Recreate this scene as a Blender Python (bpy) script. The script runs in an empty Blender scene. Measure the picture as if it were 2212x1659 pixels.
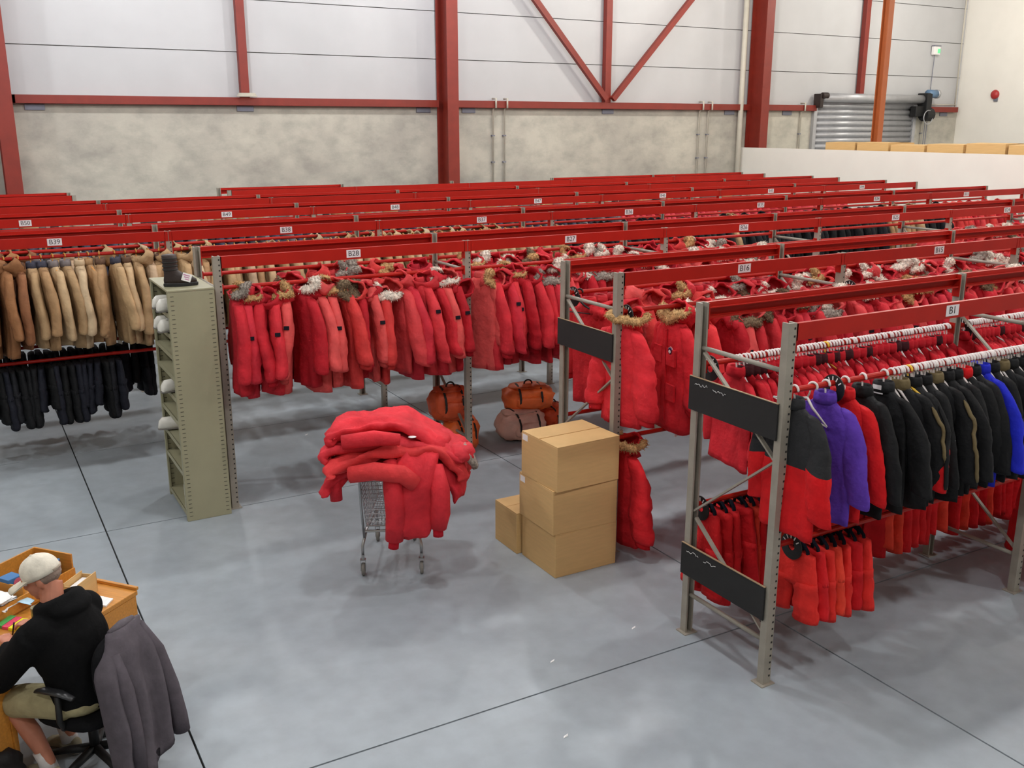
import bpy, math, random
from mathutils import Vector, Matrix, noise
random.seed(7)
PI = math.pi
SC = bpy.context.scene
COL = SC.collection

# ------------------------------------------------------------------ camera
CAM = (-4.49397, -4.35212, 3.74738)
YAW, PITCH, FPX = 0.518448, -0.259860, 2101.67
F = Vector((math.sin(YAW)*math.cos(PITCH), math.cos(YAW)*math.cos(PITCH), math.sin(PITCH)))
Rv = F.cross(Vector((0, 0, 1))).normalized()
Uv = Rv.cross(F)
cd = bpy.data.cameras.new('camera')
cam = bpy.data.objects.new('camera', cd)
COL.objects.link(cam)
cam.matrix_world = Matrix(((Rv.x, Uv.x, -F.x, CAM[0]), (Rv.y, Uv.y, -F.y, CAM[1]), (Rv.z, Uv.z, -F.z, CAM[2]), (0, 0, 0, 1)))
cd.sensor_fit = 'HORIZONTAL'
cd.sensor_width = 36
cd.lens = 36*FPX/2212
cd.clip_end = 200
SC.camera = cam

# ------------------------------------------------------------------ world, exposure
w = bpy.data.worlds.new('world')
SC.world = w
w.use_nodes = True
w.node_tree.nodes['Background'].inputs[0].default_value = (0.9, 0.95, 1, 1)
w.node_tree.nodes['Background'].inputs[1].default_value = 0.15
SC.view_settings.view_transform = 'Standard'
SC.view_settings.look = 'None'
SC.view_settings.gamma = 1
SC.view_settings.use_curve_mapping = False
SC.view_settings.exposure = 0.3
LAMP_POWER = 290
LAMPS_X = (-7, -1, 5, 11, 19)
LAMPS_Y = (-4, 2.2, 7.6, 12.6)
LAMP_Z = 8.1


# ------------------------------------------------------------------ helpers
def lin(r, g, b):
    f = lambda c: (c/255/12.92) if c/255 <= 0.04045 else ((c/255+0.055)/1.055)**2.4
    return (f(r), f(g), f(b), 1)


def mat(name, col, rough=0.6, metal=0.0, var=0.0, scale=6.0, bump=0.0, bscale=40.0, objcol=False, spec=0.5, sheen=0.0, stretch=None, coat=0.0, bdist=.01):
    m = bpy.data.materials.new(name)
    m.use_nodes = True
    nt = m.node_tree
    b = nt.nodes['Principled BSDF']
    b.inputs['Roughness'].default_value = rough
    b.inputs['Metallic'].default_value = metal
    b.inputs['Specular IOR Level'].default_value = spec
    if sheen:
        b.inputs['Sheen Weight'].default_value = sheen
    if coat:
        b.inputs['Coat Weight'].default_value = coat
    src = None
    if objcol:
        oi = nt.nodes.new('ShaderNodeObjectInfo')
        src = oi.outputs['Color']
    if col:
        b.inputs['Base Color'].default_value = col
    tc = nt.nodes.new('ShaderNodeTexCoord')
    vec = tc.outputs['Object']
    if stretch:
        mp = nt.nodes.new('ShaderNodeMapping')
        mp.inputs['Scale'].default_value = stretch
        nt.links.new(vec, mp.inputs['Vector'])
        vec = mp.outputs['Vector']
    if var:
        n = nt.nodes.new('ShaderNodeTexNoise')
        n.inputs['Scale'].default_value = scale
        n.inputs['Detail'].default_value = 5
        nt.links.new(vec, n.inputs['Vector'])
        mr = nt.nodes.new('ShaderNodeMapRange')
        mr.inputs['From Min'].default_value = 0.3
        mr.inputs['From Max'].default_value = 0.7
        mr.inputs['To Min'].default_value = 1-var
        mr.inputs['To Max'].default_value = 1+var
        nt.links.new(n.outputs['Fac'], mr.inputs['Value'])
        mx = nt.nodes.new('ShaderNodeVectorMath')
        mx.operation = 'SCALE'
        if src is not None:
            nt.links.new(src, mx.inputs[0])
        else:
            mx.inputs[0].default_value = col[:3]
        nt.links.new(mr.outputs['Result'], mx.inputs['Scale'])
        nt.links.new(mx.outputs['Vector'], b.inputs['Base Color'])
    elif src is not None:
        nt.links.new(src, b.inputs['Base Color'])
    if bump:
        n2 = nt.nodes.new('ShaderNodeTexNoise')
        n2.inputs['Scale'].default_value = bscale
        n2.inputs['Detail'].default_value = 3
        nt.links.new(vec, n2.inputs['Vector'])
        bp = nt.nodes.new('ShaderNodeBump')
        bp.inputs['Strength'].default_value = bump
        bp.inputs['Distance'].default_value = bdist
        nt.links.new(n2.outputs['Fac'], bp.inputs['Height'])
        nt.links.new(bp.outputs['Normal'], b.inputs['Normal'])
    return m


M = {}
M['wallwhite'] = mat('white_cladding', lin(186, 186, 188), 0.55, var=0.03, scale=1.5)
M['plaster'] = mat('cream_plaster', lin(234, 230, 222), 0.7, var=0.02, scale=2)
M['ceiling'] = mat('ceiling_sheet', lin(128, 128, 126), 0.6, var=0.02)
M['steel'] = mat('red_oxide_steel', lin(124, 36, 23), 0.5, var=0.08, scale=5)
M['orange_steel'] = mat('orange_steel', lin(158, 82, 38), 0.5, var=0.06, scale=5)
M['rackred'] = mat('rack_red_paint', lin(166, 27, 17), 0.42, var=0.07, scale=4, spec=0.22)
M['rackgrey'] = mat('rack_grey_paint', lin(148, 141, 129), 0.45, var=0.1, scale=8)
M['black'] = mat('black_matte', lin(16, 16, 17), 0.6, var=0.1)
M['board'] = mat('chalkboard_black', lin(20, 19, 19), 0.75, var=0.15, scale=9)
M['wooddark'] = mat('raw_board_edge', lin(150, 125, 95), 0.7, var=0.1)
M['slot'] = mat('slot_dark', lin(35, 33, 30), 0.8, var=0.05)
M['cabinet'] = mat('olive_grey_enamel', lin(154, 150, 122), 0.42, var=0.05, scale=3, bump=0.05, bscale=12)
M['card'] = mat('cardboard', lin(208, 170, 114), 0.75, var=0.05, scale=5, stretch=(1, 1, 9))
M['paper'] = mat('white_paper', lin(238, 236, 234), 0.6, var=0.03)
M['tag'] = mat('white_label', lin(225, 218, 220), 0.5, var=0.03)
M['ink'] = mat('dark_ink', lin(70, 62, 64), 0.6, var=0.05)
M['chrome'] = mat('chrome_wire', lin(170, 170, 170), 0.28, 0.9, var=0.06, scale=20)
M['galv'] = mat('galvanised_steel', lin(175, 175, 178), 0.38, 0.35, var=0.08, scale=6)
M['wheel'] = mat('grey_rubber', lin(120, 116, 110), 0.7, var=0.05)
M['wood'] = mat('golden_oak', lin(196, 132, 52), 0.42, var=0.14, scale=5, stretch=(1, 14, 14), bump=0.04)
M['fabric'] = mat('garment_fabric', None, 0.78, var=0.16, scale=7, bump=0.6, bscale=12, objcol=True, spec=0.25, bdist=.025)
M['fur'] = mat('fur_trim', None, 0.95, var=0.4, scale=38, bump=0.9, bscale=90, objcol=True, spec=0.1)
M['plastic'] = mat('coloured_plastic', None, 0.4, var=0.05, objcol=True)
M['hanger'] = mat('white_hanger_plastic', lin(225, 215, 212), 0.35, var=0.04)
M['skin'] = mat('skin', lin(190, 122, 96), 0.55, var=0.07, scale=14)
M['hair'] = mat('grey_hair', lin(140, 120, 108), 0.9, var=0.2, scale=60, bump=0.4, bscale=120)
M['knit'] = mat('cotton_knit', None, 0.9, var=0.1, scale=20, bump=0.2, bscale=70, objcol=True, spec=0.1)
M['leather'] = mat('dark_leather', lin(40, 26, 22), 0.55, var=0.25, scale=12, bump=0.2)
M['wboot'] = mat('white_rubber', lin(222, 219, 210), 0.45, var=0.04)
M['nylon'] = mat('pack_nylon', None, 0.55, var=0.12, scale=9, bump=0.5, bscale=14, objcol=True)
M['lamp'] = mat('lamp_housing', lin(200, 200, 200), 0.4, 0.3, var=0.03)
M['pipe'] = mat('pale_pipe', lin(196, 190, 176), 0.5, var=0.04)
M['clip'] = mat('grey_bracket', lin(120, 122, 135), 0.5, 0.3, var=0.05)


def glow(name, col, e):
    m = mat(name, col, 0.4, var=0.02)
    b = m.node_tree.nodes['Principled BSDF']
    b.inputs['Emission Color'].default_value = col
    b.inputs['Emission Strength'].default_value = e
    return m


M['glowlamp'] = glow('lamp_diffuser', (1, 0.96, 0.9, 1), 4)
M['exit'] = glow('exit_green', lin(90, 190, 130), 0.7)


def floor_mat():
    m = bpy.data.materials.new('painted_concrete_floor')
    m.use_nodes = True
    nt = m.node_tree
    b = nt.nodes['Principled BSDF']
    g = nt.nodes.new('ShaderNodeNewGeometry')

    def ns(scale, detail, dist=0.0):
        n = nt.nodes.new('ShaderNodeTexNoise')
        n.inputs['Scale'].default_value = scale
        n.inputs['Detail'].default_value = detail
        n.inputs['Distortion'].default_value = dist
        nt.links.new(g.outputs['Position'], n.inputs['Vector'])
        return n.outputs['Fac']
    r = nt.nodes.new('ShaderNodeValToRGB')
    r.color_ramp.elements[0].position = 0.3
    r.color_ramp.elements[0].color = lin(146, 155, 162)
    r.color_ramp.elements[1].position = 0.72
    r.color_ramp.elements[1].color = lin(163, 171, 177)
    nt.links.new(ns(0.75, 6, 0.6), r.inputs['Fac'])
    r2 = nt.nodes.new('ShaderNodeValToRGB')
    r2.color_ramp.elements[0].position = 0.35
    r2.color_ramp.elements[0].color = (0.93, 0.925, 0.92, 1)
    r2.color_ramp.elements[1].position = 0.65
    r2.color_ramp.elements[1].color = (1.03, 1.03, 1.03, 1)
    nt.links.new(ns(6, 8), r2.inputs['Fac'])
    mx = nt.nodes.new('ShaderNodeMix')
    mx.data_type = 'RGBA'
    mx.blend_type = 'MULTIPLY'
    mx.inputs['Factor'].default_value = 1
    nt.links.new(r.outputs['Color'], mx.inputs['A'])
    nt.links.new(r2.outputs['Color'], mx.inputs['B'])
    nt.links.new(mx.outputs['Result'], b.inputs['Base Color'])
    mr = nt.nodes.new('ShaderNodeMapRange')
    mr.inputs['To Min'].default_value = 0.3
    mr.inputs['To Max'].default_value = 0.52
    nt.links.new(ns(1.6, 5), mr.inputs['Value'])
    nt.links.new(mr.outputs['Result'], b.inputs['Roughness'])
    bp = nt.nodes.new('ShaderNodeBump')
    bp.inputs['Strength'].default_value = 0.12
    bp.inputs['Distance'].default_value = 0.01
    nt.links.new(ns(2.2, 3), bp.inputs['Height'])
    nt.links.new(bp.outputs['Normal'], b.inputs['Normal'])
    return m


M['floor'] = floor_mat()


def concrete_mat():
    m = bpy.data.materials.new('precast_concrete')
    m.use_nodes = True
    nt = m.node_tree
    b = nt.nodes['Principled BSDF']
    b.inputs['Roughness'].default_value = 0.85
    g = nt.nodes.new('ShaderNodeNewGeometry')
    mp = nt.nodes.new('ShaderNodeMapping')
    mp.inputs['Scale'].default_value = (0.8, 1, 1.15)
    nt.links.new(g.outputs['Position'], mp.inputs['Vector'])

    def ns(scale, detail, lo, hi, c0, c1):
        n = nt.nodes.new('ShaderNodeTexNoise')
        n.inputs['Scale'].default_value = scale
        n.inputs['Detail'].default_value = detail
        n.inputs['Roughness'].default_value = 0.65
        nt.links.new(mp.outputs['Vector'], n.inputs['Vector'])
        r = nt.nodes.new('ShaderNodeValToRGB')
        r.color_ramp.elements[0].position = lo
        r.color_ramp.elements[0].color = c0
        r.color_ramp.elements[1].position = hi
        r.color_ramp.elements[1].color = c1
        nt.links.new(n.outputs['Fac'], r.inputs['Fac'])
        return r.outputs['Color'], n.outputs['Fac']
    a, _ = ns(0.7, 6, 0.38, 0.62, lin(168, 163, 154), lin(191, 186, 174))
    c, fac = ns(2.6, 10, 0.32, 0.56, (0.8, 0.81, 0.81, 1), (1.03, 1.03, 1.02, 1))
    mx = nt.nodes.new('ShaderNodeMix')
    mx.data_type = 'RGBA'
    mx.blend_type = 'MULTIPLY'
    mx.inputs['Factor'].default_value = 1
    nt.links.new(a, mx.inputs['A'])
    nt.links.new(c, mx.inputs['B'])
    nt.links.new(mx.outputs['Result'], b.inputs['Base Color'])
    bp = nt.nodes.new('ShaderNodeBump')
    bp.inputs['Strength'].default_value = 0.3
    bp.inputs['Distance'].default_value = 0.02
    nt.links.new(fac, bp.inputs['Height'])
    nt.links.new(bp.outputs['Normal'], b.inputs['Normal'])
    return m


M['concrete'] = concrete_mat()


class G:
    """collects shapes for ONE mesh"""
    def __init__(s):
        s.v = []
        s.f = []

    def add(s, vs, fs):
        o = len(s.v)
        s.v += [tuple(p) for p in vs]
        s.f += [tuple(i+o for i in f) for f in fs]
        return s

    def box(s, c, d, rot=None):
        x, y, z = d[0]/2, d[1]/2, d[2]/2
        vs = [Vector((i*x, j*y, k*z)) for k in (-1, 1) for j in (-1, 1) for i in (-1, 1)]
        if rot is not None:
            vs = [rot @ p for p in vs]
        vs = [p+Vector(c) for p in vs]
        return s.add(vs, [(0, 2, 3, 1), (4, 5, 7, 6), (0, 1, 5, 4), (2, 6, 7, 3), (0, 4, 6, 2), (1, 3, 7, 5)])

    def bb(s, x0, x1, y0, y1, z0, z1):
        return s.box(((x0+x1)/2, (y0+y1)/2, (z0+z1)/2), (x1-x0, y1-y0, z1-z0))

    def loft(s, rings, cap0=True, cap1=True, closed=True):
        n = len(rings[0])
        vs = [p for r in rings for p in r]
        fs = []
        for i in range(len(rings)-1):
            for j in range(n if closed else n-1):
                a, b = i*n+j, i*n+(j+1) % n
                fs.append((a, b, b+n, a+n))
        if cap0:
            fs.append(tuple(range(n-1, -1, -1)))
        if cap1:
            fs.append(tuple(range((len(rings)-1)*n, len(rings)*n)))
        return s.add(vs, fs)

    def tube(s, path, rad, n=8, cap=True, squash=None):
        P = [Vector(p) for p in path]
        rings = []
        up = Vector((0, 0, 1))
        prev = None
        for i, p in enumerate(P):
            t = (P[min(i+1, len(P)-1)]-P[max(i-1, 0)]).normalized()
            if prev is None:
                a = t.cross(up)
                if a.length < 0.05:
                    a = t.cross(Vector((1, 0, 0)))
                a.normalize()
            else:
                a = (prev-t*prev.dot(t)).normalized()
            prev = a
            b = t.cross(a)
            r = rad[i] if isinstance(rad, (list, tuple)) else rad
            sq = squash or 1
            rings.append([p+a*math.cos(2*PI*k/n)*r+b*math.sin(2*PI*k/n)*r*sq for k in range(n)])
        return s.loft(rings, cap, cap)

    def bar(s, a, b, w, h):
        """rectangular bar from a to b"""
        a, b = Vector(a), Vector(b)
        t = (b-a).normalized()
        x = t.cross(Vector((0, 0, 1)))
        if x.length < 0.05:
            x = Vector((1, 0, 0))
        x.normalize()
        y = t.cross(x)
        q = [x*w/2+y*h/2, -x*w/2+y*h/2, -x*w/2-y*h/2, x*w/2-y*h/2]
        return s.loft([[a+k for k in q], [b+k for k in q]])

    def ell(s, c, r, nu=16, nv=10, rot=None, nz=0.0, seed=0, p=1.0, v0=0.0, v1=1.0):
        rings = []
        for i in range(nv+1):
            th = PI*(v0+(v1-v0)*i/nv)
            ring = []
            for j in range(nu):
                ph = 2*PI*j/nu
                d = Vector((math.sin(th)*math.cos(ph), math.sin(th)*math.sin(ph), math.cos(th)))
                if p != 1:
                    d = Vector([math.copysign(abs(q)**p, q) for q in d])
                k = 1+nz*noise.noise(d*2.2+Vector((seed, seed*1.7, 0)))+nz*0.5*noise.noise(d*5+Vector((seed, 3, seed)))
                q = Vector((d.x*r[0]*k, d.y*r[1]*k, d.z*r[2]*k))
                if rot is not None:
                    q = rot @ q
                ring.append(q+Vector(c))
            rings.append(ring)
        return s.loft(rings)

    def lathe(s, prof, c=(0, 0, 0), n=16, rot=None, cap=True):
        rings = []
        for r, z in prof:
            ring = []
            for j in range(n):
                q = Vector((r*math.cos(2*PI*j/n), r*math.sin(2*PI*j/n), z))
                if rot is not None:
                    q = rot @ q
                ring.append(q+Vector(c))
            rings.append(ring)
        return s.loft(rings, cap, cap)

    def torus(s, c, R, r, nu=24, nv=8, rot=None, nz=0.0, seed=0, a0=0.0, a1=2*PI, sq=1.0):
        full = abs(a1-a0-2*PI) < 1e-6
        rings = []
        for i in range(nu + (0 if full else 1)):
            a = a0+(a1-a0)*i/nu
            ring = []
            for j in range(nv):
                b = 2*PI*j/nv
                d = Vector((math.cos(a), math.sin(a), 0))
                k = 1+nz*noise.noise(Vector((math.cos(a)*4+seed, math.sin(a)*4, b*2)))+nz*0.8*random.uniform(-1, 1)
                q = Vector((d.x*(R+r*k*math.cos(b)), d.y*sq*(R+r*k*math.cos(b)), r*k*math.sin(b)))
                if rot is not None:
                    q = rot @ q
                ring.append(q+Vector(c))
            rings.append(ring)
        if full:
            rings.append(rings[0])
            return s.loft(rings, False, False)
        return s.loft(rings)

    def mesh(s, name, m=None, smooth=False):
        me = bpy.data.meshes.new(name)
        me.from_pydata(s.v, [], s.f)
        me.validate()
        if m:
            me.materials.append(M[m] if isinstance(m, str) else m)
        if smooth:
            me.polygons.foreach_set('use_smooth', [True]*len(me.polygons))
        me.update()
        return me

    def build(s, name, m, parent=None, smooth=False, bevel=0, loc=None, color=None, sub=0):
        o = put(name, s.mesh(name, m, smooth), parent, loc)
        if color:
            o.color = color
        if bevel:
            b = o.modifiers.new('bevel', 'BEVEL')
            b.width = bevel
            b.segments = 2
            b.limit_method = 'ANGLE'
        if sub:
            b = o.modifiers.new('subd', 'SUBSURF')
            b.levels = b.render_levels = sub
        return o


def put(name, me, parent=None, loc=None, color=None, rot=None):
    o = bpy.data.objects.new(name, me)
    COL.objects.link(o)
    if parent is not None:
        o.parent = parent
    if loc is not None:
        o.location = loc
    if rot is not None:
        o.rotation_euler = rot
    if color is not None:
        o.color = color
    return o


def empty(name, loc=(0, 0, 0), rz=0.0):
    o = bpy.data.objects.new(name, None)
    o.empty_display_size = 0.1
    COL.objects.link(o)
    o.location = loc
    o.rotation_euler = (0, 0, rz)
    return o


def tag(o, label, cat, group=None):
    o['label'] = label
    o['category'] = cat
    if group:
        o['group'] = group
    return o


def struct(o, label=None):
    o['kind'] = 'structure'
    if label:
        o['label'] = label
    return o


ONES = 'first second third fourth fifth sixth seventh eighth ninth tenth eleventh twelfth thirteenth fourteenth fifteenth sixteenth seventeenth eighteenth nineteenth'.split()
TENS = {2: ('twenty', 'twentieth'), 3: ('thirty', 'thirtieth'), 4: ('forty', 'fortieth'), 5: ('fifty', 'fiftieth'), 6: ('sixty', 'sixtieth'), 7: ('seventy', 'seventieth'), 8: ('eighty', 'eightieth'), 9: ('ninety', 'ninetieth')}


def nth(i):
    if i < 20:
        return ONES[i-1]
    t, u = divmod(i, 10)
    return TENS[t][1] if u == 0 else TENS[t][0]+'-'+ONES[u-1]


# ------------------------------------------------------------------ setting: floor, walls, ceiling
XL, XR, YN, YW, ZC = -13.0, 23.26, -10.0, 16.2, 9.0
floor = struct(G().bb(XL, XR, YN, YW, -0.12, -0.02).build('floor', 'slot'), 'blue-grey painted concrete floor with saw-cut joints')
jx = [XL, -7.9, -3.59, 0.725, 5.04, 9.35, 13.66, 18, XR]
jy = [YN, -3.55, 0.66, 5.05, 7.65, 11.9, YW]
for i in range(len(jx)-1):
    for j in range(len(jy)-1):
        G().bb(jx[i]+.007, jx[i+1]-.007, jy[j]+.007, jy[j+1]-.007, -0.02, 0).build('slab', 'floor', floor)
struct(G().bb(XL, XR, YN, YW, ZC, ZC+.1).build('ceiling', 'ceiling'))
struct(G().bb(XL-.2, XL, YN, YW, 0, ZC).build('wall_left', 'concrete'))
struct(G().bb(XL, XR, YN-.2, YN, 0, ZC).build('wall_front', 'concrete'))
struct(G().bb(XR, XR+.2, YN, YW+.3, 0, ZC).build('wall_right', 'plaster'), 'cream plastered side wall on the far right')
wb = struct(G().bb(XL, 17.0, YW, YW+.25, 0, 4.16).bb(21.2, XR, YW, YW+.25, 0, 4.16).bb(XL, XR, YW+.12, YW+.25, 4.16, ZC).build('wall_back', 'concrete'), 'precast concrete lower wall with white cladding above')
zs = [4.17, 5.17, 6.17, 7.17, 8.17, ZC]
xs = [XL, -3.42, 5.45, 14.62, XR]
for k in range(5):
    for i in range(4):
        G().bb(xs[i]+.004, xs[i+1]-.004, YW+.03, YW+.12, zs[k]+.008, zs[k+1]-.008).build('cladding_panel', 'wallwhite', wb)
# partition and its deck
struct(G().bb(14.33, 14.45, -10, YW, 0, 3.17).build('wall_partition', 'plaster'), 'low cream partition wall behind the racks')
struct(G().bb(14.45, 17.5, -10, 14.4, 2.78, 2.98).build('mezzanine_deck', 'plaster'))

# steel frame
YC = 15.62


def column(name, x0, label, m='steel', y=YC, d=.56, wd=.27, z1=ZC):
    g = G()
    g.bb(x0, x0+wd, y, y+.025, 0, z1)
    g.bb(x0, x0+wd, y+d-.025, y+d, 0, z1)
    g.bb(x0+wd/2-.012, x0+wd/2+.012, y+.025, y+d-.025, 0, z1)
    g.bb(x0-.06, x0+wd+.06, y-.05, y+d+.01, 0, .03)
    return tag(g.build(name, m), label, 'column', 'steel columns along the back wall')


column('steel_column', -3.56, 'red oxide steel column at the left edge by the concrete wall')
column('steel_column', 5.28, 'red oxide steel column in the middle of the back wall')
column('steel_column', 14.5, 'red oxide steel column at the corner above the cream partition')
c = column('steel_post', 15.5, 'orange steel post rising behind the cardboard boxes', 'orange_steel', 12.6, .2, .17)
c['group'] = 'posts behind the partition'
for (x0, x1, d) in ((XL, -3.2, 'left of the left column'), (-3.3, 5.28, 'between the left and middle columns'), (5.55, 14.48, 'below the diagonal braces'), (14.78, 17.0, 'between the corner column and the roller door'), (21.3, 23.1, 'right of the roller door')):
    gb = G().bb(x0+.01, x1-.01, YW-.16, YW-.005, 4.135, 4.29).build('wall_girder', 'steel', bevel=.006)
    tag(gb, 'red steel girder on the concrete wall '+d, 'girder', 'girders along the back wall')
for (x, d) in ((.97, 'left of the middle column'), (9.85, 'between the two diagonal braces'), (18.75, 'above the roller door')):
    tag(G().bb(x-.085, x+.085, YW-.15, YW-.0, 4.29 if d[0] != 'a' else 4.62, ZC).build('girt_post', 'steel', bevel=.005), 'slim red post on the white cladding '+d, 'post', 'slim wall posts')
for (xt, zt, d) in ((5.8, 8.55, 'left'), (13.95, 8.55, 'right')):
    tag(G().bar((9.84+(.1 if d == 'right' else -.1), YW-.225, 4.36), (xt, YW-.225, zt), .11, .13).build('diagonal_brace', 'steel'), 'red diagonal brace leaning to the %s on the white wall' % d, 'brace', 'diagonal braces')
for i, x in enumerate((-2.9, .98, 4.95, 6.08, 9.95, 13.9, 16.0, 22.6)):
    near = ('by the left column', 'under the slim left post', 'left of the middle column', 'right of the middle column', 'under the diagonal braces', 'left of the corner column', 'left of the roller door', 'right of the roller door')[i]
    tag(G().bb(x-.17, x+.17, YW-.03, YW-.002, 4.02, 4.13).build('girder_bracket', 'clip', bevel=.004), 'grey fixing bracket under the girder '+near, 'bracket', 'girder brackets')
for i, (x, d) in enumerate(((6.7, 'left pipe of the pair beside the middle column'), (7.0, 'right pipe of the pair beside the middle column'), (12.85, 'left pipe of the pair near the corner'), (13.15, 'right pipe of the pair near the corner'), (16.5, 'next to the roller door'), (21.62, 'below the green exit light'))):
    g = G().tube([(x, YW-.04, 0), (x, YW-.04, 4.1), (x, YW-.1, 4.14)], .022, 8)
    g.tube([(x, YW-.19, 4.13), (x, YW-.19, 4.34), (x, YW-.02, 4.34)], .022, 8)
    p = g.build('conduit_pipe', 'pipe', smooth=True)
    for z in (2.9, 3.5):
        G().bb(x-.04, x+.04, YW-.06, YW-.003, z, z+.03).build('pipe_clip', 'clip', p)
    tag(p, 'thin pale conduit on the concrete wall, '+d, 'pipe', 'wall conduits')
tag(G().tube([(14.2, YW-.12, 0), (14.2, YW-.12, ZC)], .07, 12).build('downpipe', 'pipe', smooth=True), 'thick pale downpipe standing left of the corner column', 'pipe')
tag(G().tube([(23.05, YW-.05, 4.3), (23.05, YW-.05, ZC)], .02, 8).tube([(21.9, YW-.08, 4.36), (23.05, YW-.08, 4.36)], .018, 8).build('conduit_pipe', 'pipe', smooth=True), 'thin conduit running up the far right corner of the wall', 'pipe')
# exit light and bell
e = empty('exit_light', (21.9, YW, 5.92))
tag(e, 'small white emergency exit light high on the wall', 'exit light')
G().bb(-.14, .14, -.1, 0, -.12, .12).build('housing', 'paper', e, bevel=.01)
G().bb(.02, .12, -.115, -.1, -.07, .05).build('green_panel', 'exit', e)
G().bb(-.15, .15, -.11, 0, .12, .15).build('cap', 'clip', e)
tag(G().tube([(21.9, YW-.02, 5.8), (21.86, YW-.02, 4.4)], .012, 6).build('cable', 'clip'), 'thin cable hanging below the exit light', 'cable')
b = empty('fire_bell', (XR, 14.95, 4.64))
tag(b, 'red round fire alarm bell on the cream side wall', 'alarm bell')
rx = Matrix.Rotation(-PI/2, 3, 'Y')
G().lathe([(.02, 0), (.13, .0), (.14, .03), (.11, .08), (.03, .1), (.005, .1)], n=20, rot=rx).build('gong', mat('bell_red', lin(170, 45, 45), .4, var=.05), b, smooth=True)
G().bb(-.04, 0, -.1, .02, -.2, -.1).build('base_box', 'clip', b)

# roller door
rd = empty('roller_door', (17.0, YW, 0))
rd['kind'] = 'structure'
rd.name = 'door_1'
rd['label'] = 'grey corrugated roller door on the back wall'
slat = G()
prof = [(-.02, 0), (-.06, .035), (-.08, .08), (-.06, .125), (-.02, .16)]
slat.loft([[(x, y-.02, z) for y, z in prof]+[(x, .0, z) for y, z in reversed(prof)] for x in (.06, 4.2)])
sm = slat.mesh('slat', 'galv', True)
for i in range(27):
    put('slat', sm, rd, (0, .02, .04+i*.16))
G().tube([(.1, -.22, 4.5), (4.3, -.22, 4.5)], .125, 20).build('drum', 'galv', rd, smooth=True)
for x in (0.02, 4.2):
    G().bb(x-.06, x+.06, -.1, 0, 0, 4.35).build('guide_rail', 'galv', rd)
g = G().bb(-.06, .06, -.32, -.05, 4.22, 4.6).tube([(.0, -.3, 4.55), (.22, -.3, 4.55)], .09, 10)
g.build('end_bracket', 'leather', rd, bevel=.02)
mo = G().bb(4.28, 4.5, -.42, -.05, 4.1, 4.68).tube([(4.3, -.3, 4.06), (4.62, -.3, 4.06)], .2, 14).bb(3.95, 4.3, -.32, -.1, 4.0, 4.3).build('motor_bracket', 'black', rd, bevel=.02)
G().tube([(4.42, -.3, 4.66), (4.78, -.3, 4.66)], .12, 14).build('motor', mat('motor_blue', lin(90, 120, 150), .4, var=.1), mo, smooth=True)
G().tube([(4.78, -.3, 4.66), (4.86, -.3, 4.66)], .13, 14).build('motor_cap', 'galv', mo, smooth=True)
G().torus((4.35, -.45, 3.98), .2, .014, 20, 6, rot=Matrix.Rotation(PI/2, 3, 'X')).build('chain_wheel', 'galv', rd, smooth=True)
for dx in (.05, .14):
    G().tube([(4.5+dx, -.2, 3.1), (4.5+dx, -.2, 4.0)], .012, 6).build('chain', 'clip', rd)

# cardboard boxes along the partition deck
for i in range(6):
    y0 = 13.35-i*.98
    bx = empty('carton', (14.98, y0-.47, 2.98))
    hh = (.36, .37, .33, .36, .39, .37)[i]
    G().bb(-.45, .45, -.455, .455, 0, hh).build('body', 'card', bx, bevel=.006)
    for s in (-1, 1):
        G().box((s*.225, 0, hh+.006), (.44, .91, .008), Matrix.Rotation(s*.03, 3, 'Y')).build('flap', 'card', bx)
    tag(bx, 'cardboard carton on top of the partition deck, %s from the orange post' % ('left of and furthest' if i == 0 else nth(i)+' to the right'), 'box', 'cartons on the partition')

# ------------------------------------------------------------------ ceiling lamps (real fixtures with their own light)
lh = G().bb(-.65, .65, -.19, .19, .02, .1).bb(-.2, .2, -.1, .1, .1, .2).mesh('housing', 'lamp')
ld = G().bb(-.62, .62, -.16, .16, .0, .02).mesh('diffuser', 'glowlamp')
lr = G().tube([(-.5, 0, .1), (-.5, 0, ZC-LAMP_Z)], .01, 6).tube([(.5, 0, .1), (.5, 0, ZC-LAMP_Z)], .01, 6).mesh('hanger_rod', 'lamp')
for i, x in enumerate(LAMPS_X):
    for j, y in enumerate(LAMPS_Y):
        t = empty('ceiling_lamp', (x, y, LAMP_Z))
        tag(t, 'white linear ceiling lamp, %s column from the left, %s row from the camera' % (nth(i+1), nth(j+1)), 'lamp', 'ceiling lamps')
        put('housing', lh, t)
        put('diffuser', ld, t)
        put('hanger_rod', lr, t)
        a = bpy.data.lights.new('lamp_light', 'POINT')
        a.shadow_soft_size = .17
        a.energy = LAMP_POWER
        a.color = (1, .95, .86) if x > 8 else (.98, .985, 1)
        ao = bpy.data.objects.new('lamp_light', a)
        COL.objects.link(ao)
        ao.parent = t
        ao.location = (0, 0, -.34)

# ------------------------------------------------------------------ pallet racks turned into coat racks
HR, DEP = 2.55, .83


def text(name, s, size, parent, loc, rot, m='ink'):
    cu = bpy.data.curves.new(name, 'FONT')
    cu.body = s
    cu.size = size
    cu.align_x = 'CENTER'
    cu.align_y = 'CENTER'
    cu.extrude = .0006
    cu.materials.append(M[m])
    t = bpy.data.objects.new('tmp', cu)
    me = bpy.data.meshes.new_from_object(t)
    bpy.data.objects.remove(t)
    return put(name, me, parent, loc, rot=rot)


def prof_x(prof, x0, x1):
    return G().loft([[(x0, y, z) for y, z in prof], [(x1, y, z) for y, z in prof]])


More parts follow.
